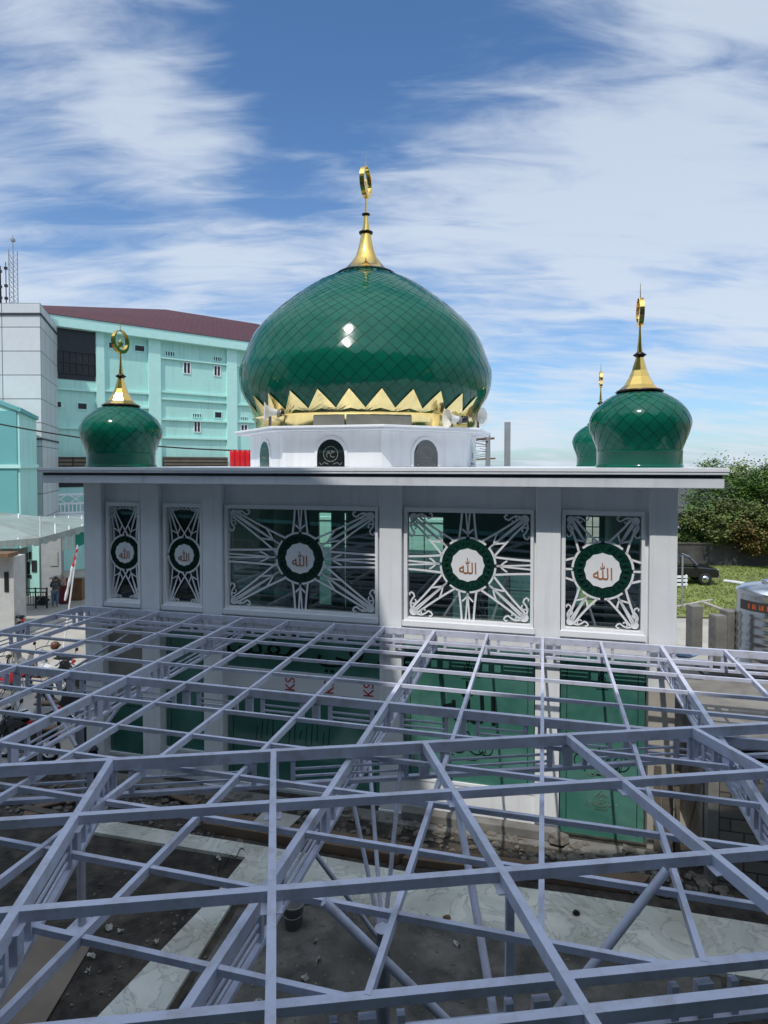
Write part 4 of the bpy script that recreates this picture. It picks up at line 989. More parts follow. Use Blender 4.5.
# ------------------------------------------------------------------ people
def skinned(pts, edges, sub=2):
    me = bpy.data.meshes.new('body'); me.from_pydata([p[0] for p in pts], edges, []); o = bpy.data.objects.new('body', me); COL.objects.link(o)
    md = o.modifiers.new('skin', 'SKIN'); md.use_smooth_shade = True
    for i, p in enumerate(pts): me.skin_vertices[0].data[i].radius = p[1]
    me.skin_vertices[0].data[0].use_root = True
    s = o.modifiers.new('sub', 'SUBSURF'); s.levels = s.render_levels = sub
    dg = bpy.context.evaluated_depsgraph_get(); out = bpy.data.meshes.new_from_object(o.evaluated_get(dg))
    COL.objects.unlink(o); bpy.data.objects.remove(o)
    return out
def part_of(me, name, m, parent):
    me.materials.clear(); me.materials.append(m); o = bpy.data.objects.new(name, me); COL.objects.link(o); o.parent = parent; return o
def person(loc, rz, H, lean, label, shirt, trouser, skirt=False, scarf=None, hairm=None, arms=None):
    t = thing('person', label, 'person', loc, rz)
    k = H / 1.7
    def q(x, y, z):                                   # lean the trunk forward (+y) above the hip
        if z > .95: dz = z - .95; y, z = y + math.sin(lean) * dz, .95 + math.cos(lean) * dz
        return (x * k, y * k, z * k)
    def rr(a, b=None): return (a * k, (b or a) * k)
    tr = [(q(0, 0, .95), rr(.15, .11)), (q(0, 0, 1.12), rr(.14, .10)), (q(0, 0, 1.32), rr(.17, .11)), (q(0, 0, 1.44), rr(.10, .08)), (q(0, .01, 1.51), rr(.055)), (q(0, .03, 1.60), rr(.085, .10)), (q(0, .03, 1.68), rr(.07, .085))]
    e = [(0, 1), (1, 2), (2, 3), (3, 4), (4, 5), (5, 6)]; pts = list(tr)
    limbs = []
    for sx in (-1, 1):
        i = len(pts); ey, hy = (arms or (.05, .18))
        pts += [(q(sx * .19, 0, 1.41), rr(.06)), (q(sx * .25, ey, 1.16), rr(.047)), (q(sx * .2, hy, .98 if hy < .3 else 1.1), rr(.036)), (q(sx * .19, hy + .08, .93 if hy < .3 else 1.1), rr(.034, .02))]
        e += [(3, i), (i, i + 1), (i + 1, i + 2), (i + 2, i + 3)]
        i = len(pts); pts += [(q(sx * .10, 0, .86), rr(.09)), (q(sx * .11, .02, .49), rr(.06)), (q(sx * .11, -.01, .09), rr(.042)), (q(sx * .12, .11, .035), rr(.04, .03))]
        e += [(0, i), (i, i + 1), (i + 1, i + 2), (i + 2, i + 3)]
    part_of(skinned(pts, e), 'body', skin, t)
    g = 1.18
    sp = [(p, (r[0] * g, r[1] * g)) for p, r in tr[:4]]; se = [(0, 1), (1, 2), (2, 3)]
    for b in (7, 15): i = len(sp); sp += [(pts[b][0], (pts[b][1][0] * 1.3,) * 2), (pts[b + 1][0], (pts[b + 1][1][0] * 1.35,) * 2), (V(pts[b + 1][0]).lerp(V(pts[b + 2][0]), .8), (pts[b + 2][1][0] * 1.45,) * 2)]; se += [(3, i), (i, i + 1), (i + 1, i + 2)]
    part_of(skinned(sp, se), 'shirt', shirt, t)
    if skirt:
        mb = MB(); mb.lathe([(.30 * k, .05), (.27 * k, .3), (.22 * k, .7 * k), (.17 * k, 1.0 * k), (.12 * k, 1.04 * k)], 20); mb.build('skirt', trouser, t)
    else:
        tp = [(pts[0][0], (.165 * k, .125 * k))]; te = []
        for b in (11, 19): i = len(tp); tp += [(pts[b][0], (.105 * k,) * 2), (pts[b + 1][0], (.078 * k,) * 2), (V(pts[b + 2][0]) + V((0, 0, .02)), (.064 * k,) * 2)]; te += [(0, i), (i, i + 1), (i + 1, i + 2)]
        part_of(skinned(tp, te), 'trousers', trouser, t)
        for b in (14, 22):
            mb = MB(); c = V(pts[b][0]); mb.rock(c + V((0, -.03, .02)), (.055 * k, .13 * k, .05 * k)); mb.build('shoe', paperm, t)
    hd = V(tr[5][0]); hm = MB()
    pr = [(.02, -.13), (.085, -.10), (.108, -.02), (.105, .06), (.06, .115), (.01, .125)] if scarf else [(.02, -.02), (.098, -.0), (.102, .05), (.075, .10), (.01, .12)]
    hm.lathe([(a * k, b * k) for a, b in pr], 16, hd + V((0, -.018, .02)) * k)
    if scarf: hm.lathe([(.17 * k, -.26 * k), (.13 * k, -.16 * k), (.085 * k, -.09 * k)], 16, hd + V((0, -.01, .0)))
    hm.build('headscarf' if scarf else 'hair', scarf or hairm, t)
cl = lambda n_, c: mat(n_, c, .9, var=.15, scale=6, bump=.2)
p = G(55, 606.5); person((p.x, p.y, -.04), .25, 1.52, .35, 'person in dark grey shirt and blue jeans leaning over, seen from behind', cl('dark_grey_cloth', (.07, .075, .085)), cl('blue_denim', (.10, .16, .27)), hairm=black, arms=(.12, .34))
p = G(64.5, 602.5); person((p.x, p.y, -.04), 2.0, 1.56, .08, 'person in beige headscarf and long maroon skirt facing the counter', cl('pink_beige_cloth', (.40, .27, .21)), cl('maroon_cloth', (.13, .015, .025)), True, cl('beige_cloth', (.50, .38, .28)), arms=(.1, .2))

# flag on a leaning pole
a, b = G(63, 650), None
b = AY(77.5, 545, a.y + .2); t = thing('flag_pole', 'leaning white pole carrying a furled red and white flag', 'flag', (a.x, a.y, 0)); o = V((a.x, a.y, 0))
mb = MB(); mb.tube((0, 0, -.1), b - o, .035, .025, 10); mb.build('pole', trimw, t)
def furl(p0, p1, w0, w1, m, name, n_=10):
    mb = MB(); ax = (p1 - p0)
    mb.lathe([((w0 + (w1 - w0) * i / n_) * (1 + .25 * math.sin(i * 1.7)), ax.length * i / n_) for i in range(n_ + 1)], 9, p0, ax, True); mb.build(name, m, t)
d = (b - o).normalized(); tp = b - o
r0 = tp - d * .15
furl(r0, r0 - d * .75 + V((-.06, 0, 0)), 0.03, .06, mat('red_flag_cloth', (.55, .03, .03), .8), 'red_flag_cloth')
furl(r0 - d * .65 + V((-.06, 0, 0)), r0 - d * 1.9 + V((-.20, 0, -.1)), .06, .045, mat('white_flag_cloth', (.72, .72, .72), .8, bump=.3), 'white_flag_cloth')

# ------------------------------------------------------------------ motorcycles
def motorbike(loc, rz, colour, seatm, label, helmet=None):
    t = thing('motorcycle', label, 'motorcycle', loc, rz, 'motorcycles parked in the courtyard')
    for x in (-.62, .62):
        mb = MB()
        mb.lathe([(.22, -.045), (.27, -.05), (.295, -.02), (.295, .02), (.27, .05), (.22, .045), (.22, -.045)], 24, (x, 0, .29), (0, 1, 0), False)
        w = mb.build('wheel', rubber, t); mb = MB()
        mb.lathe([(.20, -.025), (.222, -.03), (.222, .03), (.20, .025), (.20, -.025)], 24, (x, 0, .29), (0, 1, 0), False)
        mb.lathe([(.05, -.05), (.05, .05)], 10, (x, 0, .29), (0, 1, 0))
        for i in range(5): a = i * 1.257; mb.beam((x, 0, .29), (x + math.cos(a) * .21, 0, .29 + math.sin(a) * .21), .025, .03, up=V((0, 1, 0)), drop=-.015)
        mb.build('rim', chrome, w)
    mb = MB()
    def side(pts, w): mb.prism([(x, -w, z) for x, z in pts], (0, 2 * w, 0))
    side([(-.85, .66), (-.70, .74), (-.2, .68), (-.12, .50), (.10, .42), (.33, .50), (.44, .86), (.52, .84), (.46, .42), (.28, .30), (-.20, .30), (-.35, .45), (-.62, .55)], .11)
    side([(.38, .80), (.48, 1.0), (.56, .96), (.60, .72), (.50, .58)], .14)
    mb.build('body', colour, t, .02)
    mb = MB()
    for x0, s in ((.62, 1), (-.62, -1)):
        an = [R(25 + 12 * i) for i in range(11)]
        for p, q in zip(an, an[1:]):
            mb.prism([(x0 + math.cos(p) * .33, -.06, .29 + math.sin(p) * .33), (x0 + math.cos(q) * .33, -.06, .29 + math.sin(q) * .33), (x0 + math.cos(q) * .345, -.06, .29 + math.sin(q) * .345), (x0 + math.cos(p) * .345, -.06, .29 + math.sin(p) * .345)], (0, .12, 0))
    mb.build('mudguard', colour, t)
    mb = MB(); mb.prism([(-.82, -.12, .76), (-.20, -.12, .70), (-.12, -.12, .75), (-.35, -.12, .80), (-.80, -.12, .84)], (0, .24, 0)); mb.build('seat', seatm, t, .03)
    mb = MB()
    for y in (-.08, .08): mb.tube((.62, y, .29), (.46, y, .95), .022, .022, 8)
    mb.build('fork', chrome, t)
    mb = MB(); mb.path([(.34, -.36, 1.0), (.44, -.14, 1.03), (.44, .14, 1.03), (.34, .36, 1.0)], .016, 8)
    for y in (-1, 1): mb.tube((.34, y * .36, 1.0), (.30, y * .46, .985), .02, .02, 8)
    mb.build('handlebar', black, t)
    for y in (-1, 1):
        mb = MB(); mb.tube((.42, y * .22, 1.02), (.36, y * .32, 1.24), .008, .008, 6); mb.lathe([(.055, -.01), (.06, .012), (.02, .03)], 12, (.36, y * .33, 1.27), (1, 0, 0)); mb.build('mirror', black, t)
    mb = MB(); mb.lathe([(.09, -.06), (.085, .0), (.05, .03)], 14, (.56, 0, .86), (1, 0, .1)); mb.build('headlight', trimw, t)
    mb = MB(); mb.box(-.88, -.84, -.07, .07, .62, .70); mb.build('tail_light', redp, t)
    mb = MB(); mb.tube((-.80, -.16, .34), (-.15, -.14, .26), .05, .035, 10); mb.build('exhaust', chrome, t)
    mb = MB(); mb.box(-.16, .22, -.10, .10, .18, .38); mb.tube((.0, .12, .22), (.02, .28, -.0), .015, .015, 6); mb.build('engine', greyp, t)
P_ = lambda n_, c: mat(n_, c, .25, var=.1, coat=.6)
bred, bwhite, bblue, bblack, bgrey = P_('red_bike_paint', (.42, .01, .02)), P_('white_bike_paint', (.70, .70, .70)), P_('blue_bike_paint', (.03, .06, .22)), black, P_('grey_bike_paint', (.16, .165, .17))
brownseat = mat('brown_seat', (.16, .085, .05), .6)
for px, py, rz, c, s_, lab in (
    (76, 693, 2.7, bblack, black, 'black motorcycle with red tail parked against the mosque corner column'),
    (52, 678, 2.9, bwhite, black, 'white motorcycle behind the black one by the column'),
    (27, 672, 2.8, bgrey, brownseat, 'grey motorcycle with brown seat farthest back in the parked row'),
    (8, 690, 2.9, bred, black, 'red motorcycle near the left edge in the back row'),
    (60, 716, 2.75, bblack, black, 'black motorcycle in the middle of the parked group, beside the brace'),
    (32, 728, 2.9, bwhite, brownseat, 'white motorcycle with brown seat in the near row'),
    (5, 742, 2.8, bblack, black, 'black motorcycle at the near left of the parked group'),
    (26, 757, 3.0, bblack, brownseat, 'black motorcycle with brown seat nearest the canopy post'),
    (86, 770, 2.2, bblack, black, 'black motorcycle under the canopy with its wheel toward the mosque'),
    (12, 632, 2.6, bgrey, black, 'grey motorcycle standing alone by the white kiosk')):
    p = G(px, py); motorbike((p.x, p.y, -.04), rz, c, s_, lab)
p = G(54, 678); mb = MB(); mb.lathe([(.10, -.10), (.135, -.05), (.145, .03), (.11, .11), (.04, .145), (.005, .15)], 18); mb.box(.03, .15, -.09, .09, -.03, .05, 1)
h = mb.build('helmet', [mat('brown_helmet_paint', (.13, .05, .03), .2), black], None, .01, (p.x + .05, p.y, 1.08)); tag(h, 'glossy brown helmet resting on a parked white motorcycle', 'helmet')
mb = MB(); mb.box(-.9, .9, -.4, .4, -.1, .5); p = G(0, 622); tag(mb.build('planter', mint, None, .02, (p.x - .6, p.y - .6, -.04)), 'low mint green planter kerb beside the lone motorcycle', 'planter')

# ------------------------------------------------------------------ right side
def leafm(n_, c): return mat(n_, c, .7, var=.5, scale=.5)
def tree(loc, h, rx, rz_, base, lm, label, seed, dense=70, group='trees beyond the lawn', leaf=.23):
    rnd = random.Random(seed); t = thing('tree', label, 'tree', loc, 0, group)
    mb = MB(); mb.tube((0, 0, -.2), (.1, .05, base + .8), .22, .15, 9); tips = []
    for i in range(7):
        a = i * .9 + rnd.random(); r = rx * rnd.uniform(.4, .75); z = base + (h - base) * rnd.uniform(.35, .85)
        e = V((math.cos(a) * r, math.sin(a) * r, z)); m_ = V((math.cos(a) * r * .4, math.sin(a) * r * .4, base + (z - base) * .35))
        mb.tube((.1, .05, base + .5), m_, .12, .08, 7); mb.tube(m_, e, .08, .03, 6); tips.append(e)
    mb.build('trunk', bark, t)
    mb = MB(); zc_ = (h + base) / 2
    for i in range(dense):
        a, u_ = rnd.uniform(0, 2 * math.pi), rnd.uniform(-1, 1); rad = rnd.uniform(.35, 1.08) ** .6; s_ = math.sqrt(1 - u_ * u_)
        c = V((math.cos(a) * s_ * rx * rad, math.sin(a) * s_ * rx * rad, zc_ + u_ * rz_ * rad))
        cr_ = rnd.uniform(.45, 1.0) * rx * .225; mi = 2 if u_ * rad > .45 and rnd.random() < .6 else rnd.choice((0, 0, 0, 1, 1))
        for j in range(int(270 * rnd.uniform(.6, 1.2))):
            d = V((rnd.gauss(0, 1), rnd.gauss(0, 1), rnd.gauss(0, .65))) * cr_ * .62
            n_ = (V((rnd.gauss(0, .7), rnd.gauss(0, .7), 1))).normalized(); x = n_.orthogonal().normalized(); x.rotate(Matrix.Rotation(rnd.uniform(0, 6.28), 3, n_)); y = n_.cross(x)
            q = c + d; l_ = leaf * rnd.uniform(.6, 1.25)
            mb.add([q - x * l_ * .5, q - y * l_ * .25, q + x * l_ * .5, q + y * l_ * .25], [(0, 1, 2, 3)], mi)
    mb.build('crown', lm, t)
gA = [leafm('leaf_bright', (.075, .14, .02)), leafm('leaf_mid', (.045, .10, .018)), leafm('leaf_yellow', (.13, .19, .035))]
gB = [leafm('leaf_dark', (.035, .085, .016)), leafm('leaf_deep', (.05, .10, .02)), leafm('leaf_fresh', (.075, .13, .025))]
gC = [leafm('leaf_olive', (.10, .125, .024)), leafm('leaf_rust', (.13, .095, .022)), leafm('leaf_olive_green', (.07, .085, .02))]
for px, Y, yt, rx, base, lm, sd, lab, dn in (
    (744, 50, 459, 4.6, 2.2, gA, 3, 'tallest bright green tree behind the steel tank', 85),
    (781, 48, 462, 4.4, 2.0, gA, 5, 'green tree at the right edge beyond the lawn', 95),
    (712, 46, 503, 2.6, .8, gB, 8, 'dark green bushy tree behind the parked black car', 75),
    (733, 44.5, 500, 3.1, 1.0, gC, 11, 'olive brown tree in front of the tall green one', 85),
    (768, 44, 508, 2.8, 1.0, gC, 14, 'rusty leaved low tree at the right edge by the dark wall', 70),
    (689, 46, 528, 1.9, 1.0, gA, 17, 'small light green tree half hidden by the mosque corner column', 55),
    (825, 47, 470, 4.5, 2.0, gB, 21, 'dark green tree outside the right edge', 70)):
    p = AY(px, 560, Y); top = AY(px, yt, Y).z
    tree((p.x, p.y, -.05), top - .3, rx, (top - base) / 2, base, lm, lab, sd, dn)
# dark boundary wall behind the lawn, and a house roof behind the trees
p = AY(760, 560, 43.5); mb = MB(); mb.box(-8, 14, 0, .25, -.1, 1.5); mb.box(-8.05, 14.05, -.06, .31, 1.5, 1.6)
tag(mb.build('boundary_wall', mat('stained_dark_wall', (.075, .07, .065), .95, var=.3, scale=.8, bump=.3, dirt=(.03, .03, .028), damt=.8), None, .01, (p.x, p.y, -.04), -.05), 'stained dark boundary wall between the lawn and the trees', 'wall')
p = AY(700, 520, 62); t = thing('distant_house', 'pale house with dark roof showing between the roof edge and the trees', 'house', (p.x, p.y, 0))
z0 = AY(700, 512, 62).z; z1 = AY(700, 497, 62).z; z2 = AY(700, 490, 62).z
mb = MB(); mb.box(-4, 4, 0, 6, -.1, z0 + .4); mb.build('wall', white, t)
mb = MB(); mb.prism([(-4.6, -.8, z0 + .4), (4.6, -.8, z0 + .4), (3.6, 3, z2 + .6), (-3.6, 3, z2 + .6)], (0, 0, .2)); mb.prism([(-4.6, 6.8, z0 + .4), (4.6, 6.8, z0 + .4), (3.6, 3.01, z2 + .6), (-3.6, 3.01, z2 + .6)], (0, 0, .2)); mb.build('roof', mat('dark_roof', (.06, .06, .07), .7), t)
for x in (-2.4, -.4, 1.6): mb = MB(); mb.box(x, x + 1., -.06, -.002, z0 - 1.2, z0 - .2); mb.build('window', darkw, t)
# black car
p = G(686, 583.5); t = thing('parked_car', 'black off-road car parked on the grass beside the mosque corner column', 'car', (p.x - .3, p.y + .6, -.02), R(-8))
mb = MB()
body = [(-2.1, .45), (2.05, .45), (2.15, .62), (2.10, .92), (1.95, 1.0), (1.05, 1.06), (-2.05, 1.06), (-2.15, .8)]
mb.prism([(x, -.88, z) for x, z in body], (0, 1.76, 0)); bd = mb.build('body', P_('black_car_paint', (.010, .010, .012)), t, .06)
mb = MB(); cab = [(-2.0, 1.06), (1.0, 1.06), (.45, 1.68), (-1.85, 1.72)]
mb.prism([(x, -.80, z) for x, z in cab], (0, 1.6, 0)); cb_ = mb.build('cabin', P_('black_cabin_paint', (.012, .012, .014)), t, .05)
mb = MB()
for x0, x1, t0, t1 in ((-1.8, -1.05, -1.72, -1.05), (-.95, -.05, -.95, -.1), (.05, .82, .0, .38)): mb.prism([(x0, -.815, 1.14), (x1, -.815, 1.14), (t1, -.815, 1.60), (t0, -.815, 1.60)], (0, .02, 0))
mb.build('side_window', dglass, cb_)
mb = MB(); mb.prism([(1.005, -.68, 1.12), (1.005, .68, 1.12), (.50, .66, 1.66), (.50, -.66, 1.66)], (.03, 0, .03)); mb.build('windscreen', mat('sky_glass', (.20, .23, .26), .08), cb_)
for x in (-1.35, 1.35):
    for y in (-.9, .72):
        mb = MB(); mb.lathe([(.20, 0), (.33, .0), (.36, .04), (.36, .16), (.33, .20), (.2, .2)], 24, (x, y - .01, .36), (0, 1, 0)); w = mb.build('wheel', rubber, t)
        mb = MB(); mb.lathe([(.06, -.03), (.2, -.01), (.21, .02)], 16, (x, y - .01, .36), (0, 1, 0)); mb.build('rim', chrome, w)
for y in (-.62, .62): mb = MB(); mb.lathe([(.11, -.02), (.11, .02)], 14, (2.12, y, .82), (1, 0, 0)); mb.build('headlight', trimw, t)
mb = MB(); mb.box(2.08, 2.2, -.8, .8, .46, .62); mb.box(2.195, 2.205, -.24, .24, .49, .59, 1); mb.build('bumper', [greyp, trimw], t)
mb = MB(); mb.box(.75, .92, -.99, -.88, 1.06, 1.2); mb.build('mirror', black, t)
# white barrier in front of it
p = G(683, 587.5); t = thing('white_barrier', 'low white slatted barrier standing in front of the black car', 'barrier', (p.x, p.y, -.04)); mb = MB()
for z in (.15, .38, .6): mb.box(-1.4, .25, -.02, .02, z, z + .14)
mb.build('rails', trimw, t); mb = MB()
for x in (-1.3, -.5, .2): mb.box(x - .04, x + .04, .02, .06, -.02, .78)
mb.build('posts', trimw, t)
p = G(682, 606); mb = MB(); mb.lathe([(.05, 0), (.04, 2.6)], 10); tag(mb.build('thin_post', steelp, None, 0, (p.x, p.y, -.05)), 'thin dark post at the lawn corner beside the mosque column', 'post')
a, b = G(724, 581), G(745, 584); mb = MB(); mb.beam(V((0, 0, .12)), V((b.x - a.x, b.y - a.y, .12)), .3, .10); tag(mb.build('white_plank', trimw, None, .01, (a.x, a.y, -.03)), 'white plank lying on the grass', 'plank')
a, b = G(676, 607), G(712, 600); mb = MB(); mb.beam(V((0, 0, .10)), V((b.x - a.x, b.y - a.y, .10)), .14, .10); tag(mb.build('lawn_kerb', conc2, None, .01, (a.x, a.y, -.05)), 'pale kerb bar along the near edge of the lawn', 'kerb')
a, b = G(704, 603), G(742, 618); mb = MB(); mb.beam(V((0, 0, .12)), V((b.x - a.x, b.y - a.y, .12)), .2, .16); tag(mb.build('road_kerb', conc2, None, .01, (a.x, a.y, -.05)), 'slanting concrete kerb behind the pillar stubs', 'kerb')

# low concrete annex with flat slab right of the mosque
ZSL = 2.5
annex = thing('concrete_annex', 'unfinished low annex with stained flat slab right of the mosque', 'annex', W(2.9, 11.4, 0), -TH)
O_ = lambda s, d, z: (s - 2.9, d - 11.4, z)
mb = MB(); mb.box(-.15, 9, -.05, 4.2, ZSL - .16, ZSL); mb.build('roof_slab', mat('stained_slab', (.23, .215, .19), .9, var=.2, scale=1.2, bump=.2, dirt=(.10, .095, .09), dscale=.9, damt=.9), annex, .015)
mb = MB(); mb.box(.04, 9, .06, .26, -.1, 1.86); mb.build('block_wall', blockm, annex)
mb = MB(); mb.box(-.05, 9, 3.9, 4.1, -.1, ZSL - .162); mb.box(-.1, .02, .6, 4., -.1, ZSL - .162); mb.build('back_wall', concrete, annex)
mb = MB(); mb.box(-.14, .03, .05, .30, -.1, ZSL - .162); mb.build('pillar', concrete, annex, .01)
mb = MB(); mb.box(-.2, 8, -.10, -.05, ZSL - .10, ZSL + .05); mb.build('slab_edge', concrete, annex, .01)
for i, (x0, x1, yt, lab) in enumerate(((688, 700, 605, 'tallest concrete pillar stub nearest the mosque corner'), (711, 724, 615.5, 'middle concrete pillar stub, short and pale topped'), (722.5, 737, 610, 'concrete pillar stub beside the steel tank'))):
    Y = (15.2, 14.0, 14.8)[i]; a, b = AY(x0, 640, Y), AY(x1, 640, Y); zt = AY(x0, yt, Y).z; w = (b.x - a.x) * .92
    mb = MB(); mb.box(-w / 2, w / 2, -w / 2, w / 2, 0, zt - ZSL if i != 0 else zt - ZSL)
    if i == 1: mb.box(-w / 2 + .01, w / 2 - .01, -w / 2 + .01, w / 2 - .01, zt - ZSL, zt - ZSL + .02)
    tag(mb.build('pillar_stub', concrete, None, .012, ((a.x + b.x) / 2, Y, ZSL), .12), lab, 'pillar stub', 'concrete pillar stubs on the annex slab')
p = AY(770, 640, 14.3); t = thing('water_tank', 'stainless steel water tank with an orange label band on the annex slab', 'water tank', (p.x, p.y, ZSL))
zt = AY(770, 590, 14.3).z - ZSL; r = .70
prf = [(r * .98, 0), (r, .05)]
z = .12
while z < zt - .55: prf += [(r, z), (r + .018, z + .05), (r, z + .1)]; z += .2
prf += [(r, zt - .08), (r + .02, zt - .04), (r + .01, zt), (r * .8, zt + .10), (r * .3, zt + .18), (.02, zt + .19)]
mb = MB(); mb.lathe(prf, 48); mb.build('shell', chrome, t)
mb = MB()
for i in range(40):
    a0, a1 = R(180 + i * 4), R(184 + i * 4)
    mb.add([(math.cos(a) * (r + .006), math.sin(a) * (r + .006), z_) for a, z_ in ((a0, zt - .42), (a1, zt - .42), (a1, zt - .20), (a0, zt - .20))], [(0, 1, 2, 3)], 0)
    if 4 < i < 38 and i % 3: mb.add([(math.cos(a) * (r + .010), math.sin(a) * (r + .010), z_) for a, z_ in ((a0, zt - .37), (a0 + (a1 - a0) * .7, zt - .37), (a0 + (a1 - a0) * (.7 if i % 2 else .3), zt - .26), (a0, zt - .26))], [(0, 1, 2, 3)], 1)
mb.build('label_band', [mat('dark_band', (.05, .045, .04), .4), mat('orange_print', (.55, .10, .02), .5)], t)
mb = MB(); mb.lathe([(.2, zt + .17), (.2, zt + .23), (.02, zt + .24)], 20); mb.build('lid', chrome, t)
p = AY(683, 640, 14.6); mb = MB(); mb.rock((0, 0, .12), (.3, .25, .15)); tag(mb.build('blue_tarpaulin', mat('blue_tarp', (.12, .22, .36), .4), None, 0, (p.x, p.y, ZSL)), 'crumpled blue tarpaulin on the slab beside the tall pillar stub', 'tarpaulin')
mb = MB(); mb.box(-.9, .9, -.35, .35, .02, .08); p = AY(735, 662, 13.4); tag(mb.build('dark_trough', black, None, .02, (p.x + .2, p.y, ZSL), -.2), 'dark flat sheet lying on the annex slab below the tank', 'sheet')
# old boards leaning beside the lower glass
for i, (s_, lean, w, lab) in enumerate(((2.06, .02, .13, 'weathered upright board nearest the green glass panel'), (2.22, .03, .17, 'wider weathered board between the first board and the block wall'), (2.40, .01, .09, 'narrow weathered board against the block wall'))):
    o_ = W(s_, 11.95, -.05); mb = MB(); mb.prism([(-w / 2, 0, 0), (w / 2, 0, 0), (w / 2 + lean, .25, 1.9 - .2 * i), (-w / 2 + lean, .25, 1.9 - .2 * i)], (0, .035, 0))
    tag(mb.build('wooden_board', woodm, None, .004, o_, -TH), lab, 'board', 'boards leaning beside the glass panel')

# ------------------------------------------------------------------ site clutter
def boardthing(name, pts, z, t, m, lab, cat, group=None, lift=0.):
    c = sum((V((p[0], p[1], 0)) for p in pts), V()) / len(pts)
    mb = MB(); mb.prism([(p[0] - c.x, p[1] - c.y, 0) for p in pts], (0, 0, t)); return tag(mb.build(name, m, None, .004, (c.x, c.y, z)), lab, cat, group)
boardthing('cardboard_carton', [G(203, 829), G(398, 862), G(412, 850), G(216, 816)], -.05, .17, brown, 'long flat brown cardboard carton behind the marble walkway', 'carton', 'long cartons lying beside the walkway')
boardthing('cardboard_carton', [G(402, 862), G(640, 892), G(650, 880), G(415, 850)], -.05, .13, brown, 'second brown carton, farther right behind the walkway', 'carton', 'long cartons lying beside the walkway')
boardthing('white_tile', [G(252, 830), G(288, 836), G(301, 823), G(265, 817)], .125, .02, paperm, 'square white tile lying on the long brown carton', 'tile')
boardthing('tan_offcut', [G(22, 818), G(44, 814), G(36, 808), G(26, 809)], -.03, .06, brown, 'tan board offcut on the soil at the left', 'offcut')
p = G(293.5, 923); t = thing('bucket', 'grey plastic bucket on the cement floor between the roof members', 'bucket', (p.x, p.y, -.045))
mb = MB(); mb.lathe([(.02, .012), (.13, .01), (.165, .36), (.18, .36), (.18, .38), (.155, .375), (.12, .03), (.02, .028)], 24, cap=False); mb.build('pail', greyp, t)
mb = MB(); mb.path([(math.cos(R(a)) * .185, -.05 + math.sin(R(a)) * -.10, .33 - math.sin(R(a)) * .13) for a in range(0, 181, 15)], .007, 6); mb.build('handle', steelp, t)
for i, (px, py) in enumerate(((109, 926), (121, 929), (88, 968), (92, 955), (316, 940), (318, 958), (305, 977), (457, 943), (428, 858 + 60), (230, 936), (219, 857), (258, 1000), (155, 941))):
    p = G(px, py); mb = MB(); sx_, sy_ = random.uniform(.03, .065), random.uniform(.025, .05)
    mb.add([((u_ - 1.5) / 1.5 * sx_ + random.uniform(-.015, .015), (v_ - 1.5) / 1.5 * sy_ + random.uniform(-.015, .015), .012 + random.random() ** 2 * .07) for u_ in range(4) for v_ in range(4)], [(u_ * 4 + v_, u_ * 4 + 4 + v_, u_ * 4 + 5 + v_, u_ * 4 + 1 + v_) for u_ in range(3) for v_ in range(3)])
    tag(mb.build('paper_scrap', paperm, None, 0, (p.x, p.y, -.045), random.random() * 3), 'crumpled white scrap of paper littering the soil', 'litter', 'paper scraps on the ground')
p = G(576, 915); mb = MB(); mb.rock((0, 0, .04), (.07, .05, .05)); tag(mb.build('black_lump', black, None, 0, (p.x, p.y, 0)), 'small black lump lying on the marble walkway', 'debris')
p = G(447, 919); mb = MB(); mb.rock((0, 0, .03), (.08, .05, .04)); tag(mb.build('brown_lump', woodd, None, 0, (p.x, p.y, 0)), 'small brown lump at the near edge of the marble walkway', 'debris')
p = G(247, 884); mb = MB(); pts = [G(212 + 1.0 * i, 868 + (14 if 0 < i < 8 else 4) - i * .7 + 3 * math.sin(i * .6)) for i in range(0, 34, 2)]
mb.path([V((q.x - p.x, q.y - p.y, .012)) for q in pts], .008, 6); tag(mb.build('loose_cable', black, None, 0, (p.x, p.y, .0)), 'thin black cord curling over the marble', 'cord')
rb_ = MB()
def scatter(n_, box, rs):
    for i in range(n_):
        s_, d_ = random.uniform(box[0], box[1]), random.uniform(box[2], box[3]); r_ = random.uniform(*rs)
        q = W(s_, d_, -.05); rb_.rock(q + V((0, 0, r_ * .25)), (r_ * random.uniform(.7, 1.4), r_ * random.uniform(.7, 1.4), r_ * random.uniform(.4, .8)))
scatter(420, (-9.5, 3.2, 10.95, 12.0), (.02, .11)); scatter(14, (-9.5, 3.2, 11.2, 12.0), (.1, .17)); scatter(300, (-11, -5.5, 10.2, 11.8), (.015, .07)); scatter(160, (-6, 4, 6.5, 10.0), (.01, .035))
scatter(700, (-7.5, -.5, 5.5, 9.6), (.006, .028)); scatter(250, (-4.5, 3.5, 6.0, 9.0), (.005, .02))
scatter(60, (.4, 2.2, 10.9, 11.8), (.04, .16))
struct(rb_.build('rubble', rubm), 'stuff')
for i, (px, py, l_, a) in enumerate(((70, 800, 1.3, .5), (40, 812, .9, -.3), (90, 795, 1.0, .9), (25, 800, 1.1, .1), (180, 800, 1.0, -.5))):
    p = G(px, py); mb = MB(); mb.box(-l_ / 2, l_ / 2, -.08, .08, 0, .04)
    tag(mb.build('scrap_board', woodm if i % 2 else brown, None, .004, (p.x, p.y, .0 + .01 * i), a), ('curved grey scrap board on the left rubble', 'short brown scrap board nearest the left edge', 'scrap board crossing the rubble beside the canopy column', 'brown scrap board under the roof members at left', 'lone scrap board between rubble and green glass')[i], 'scrap board', 'scrap boards on the rubble')
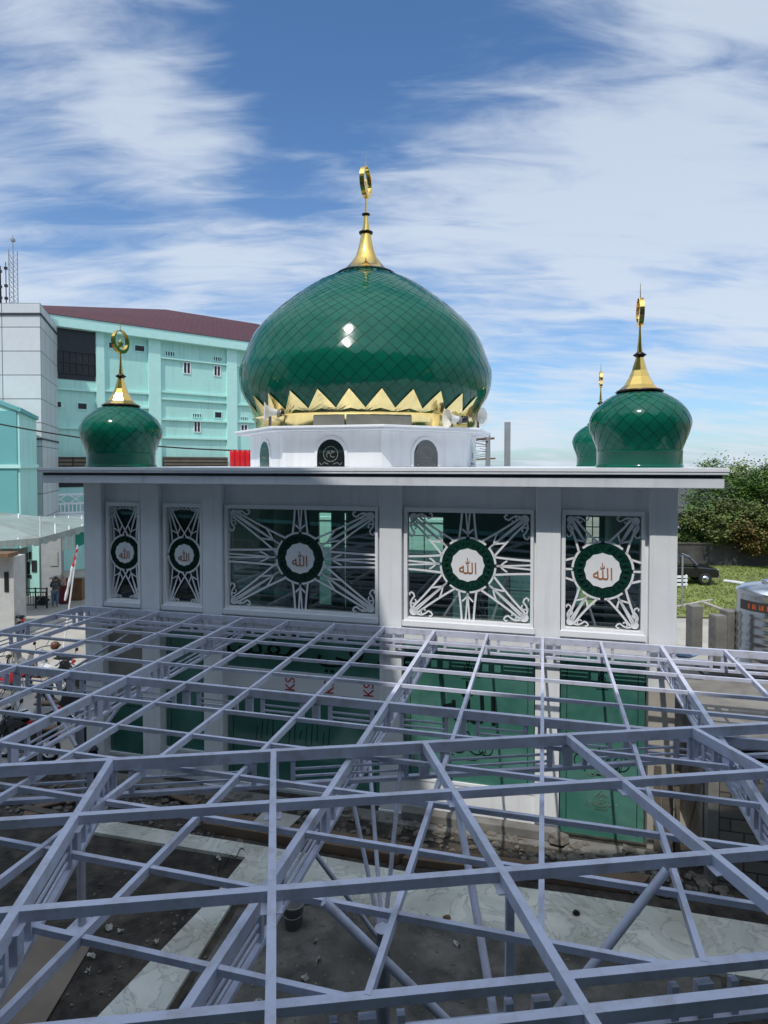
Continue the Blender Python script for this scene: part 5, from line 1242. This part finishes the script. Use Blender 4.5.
p = G(597, 843); mb = MB(); mb.rock((0, 0, .12), (.2, .16, .15)); tag(mb.build('boulder', rubm, None, 0, (p.x - .7, p.y, -.05)), 'single large stone at the foot of the mosque column', 'stone')

# overhead cable across the left background
mb = MB(); a, b = AY(-40, 416, 27), AY(300, 450, 31)
mb.path([a.lerp(b, i / 16) - V((0, 0, .5 * 4 * (i / 16) * (1 - i / 16))) - a for i in range(17)], .035, 6); tag(mb.build('overhead_cable', black, None, 0, a), 'dark overhead cable sagging across the mint building', 'cable')

# ------------------------------------------------------------------ the building the picture is taken from (seen in the window glass; casts the broad shade)
galw = mat('darkened_mint_render', (.05, .105, .09), .75, var=.1, scale=.3, dirt=(.06, .12, .10))  # mint wall colour darkened to cut bounce light on the steel
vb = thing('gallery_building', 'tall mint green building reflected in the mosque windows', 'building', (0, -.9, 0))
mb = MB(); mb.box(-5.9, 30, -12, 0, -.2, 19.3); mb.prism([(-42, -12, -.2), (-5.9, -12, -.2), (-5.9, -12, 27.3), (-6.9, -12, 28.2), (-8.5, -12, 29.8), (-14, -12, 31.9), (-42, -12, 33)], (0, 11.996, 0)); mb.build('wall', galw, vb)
for lv in range(4):
    z = 3.1 + lv * 3.6 - 1.6
    mb = MB(); mb.box(-42, 30.2, .0, .25, z - .95, z - .8); mb.build('ledge', mintd, vb)
    for i in range(18):
        x = -40 + i * 3.8
        if abs(x + .8) < 1.5 and lv == 1: continue
        mb = MB(); mb.box(x, x + 1.9, -.05, .04, z, z + 1.7); w = mb.build('window', greyp, vb); mb = MB()
        mb.box(x + .08, x + .9, .04, .05, z + .08, z + 1.62); mb.box(x + 1.0, x + 1.82, .04, .05, z + .08, z + 1.62); mb.build('pane', dglass, w)

mb = MB(); mb.box(-6.5, 6.0, 0, .2, -.1, 4.6); mb.box(-6.52, 6.02, -.06, .26, 4.6, 4.75, 1)
tag(mb.build('rear_yard_wall', [mint, mintl], None, .01, W(-4.5, 26.5, 0), -TH), 'mint yard wall glimpsed through the mosque window glass', 'wall')
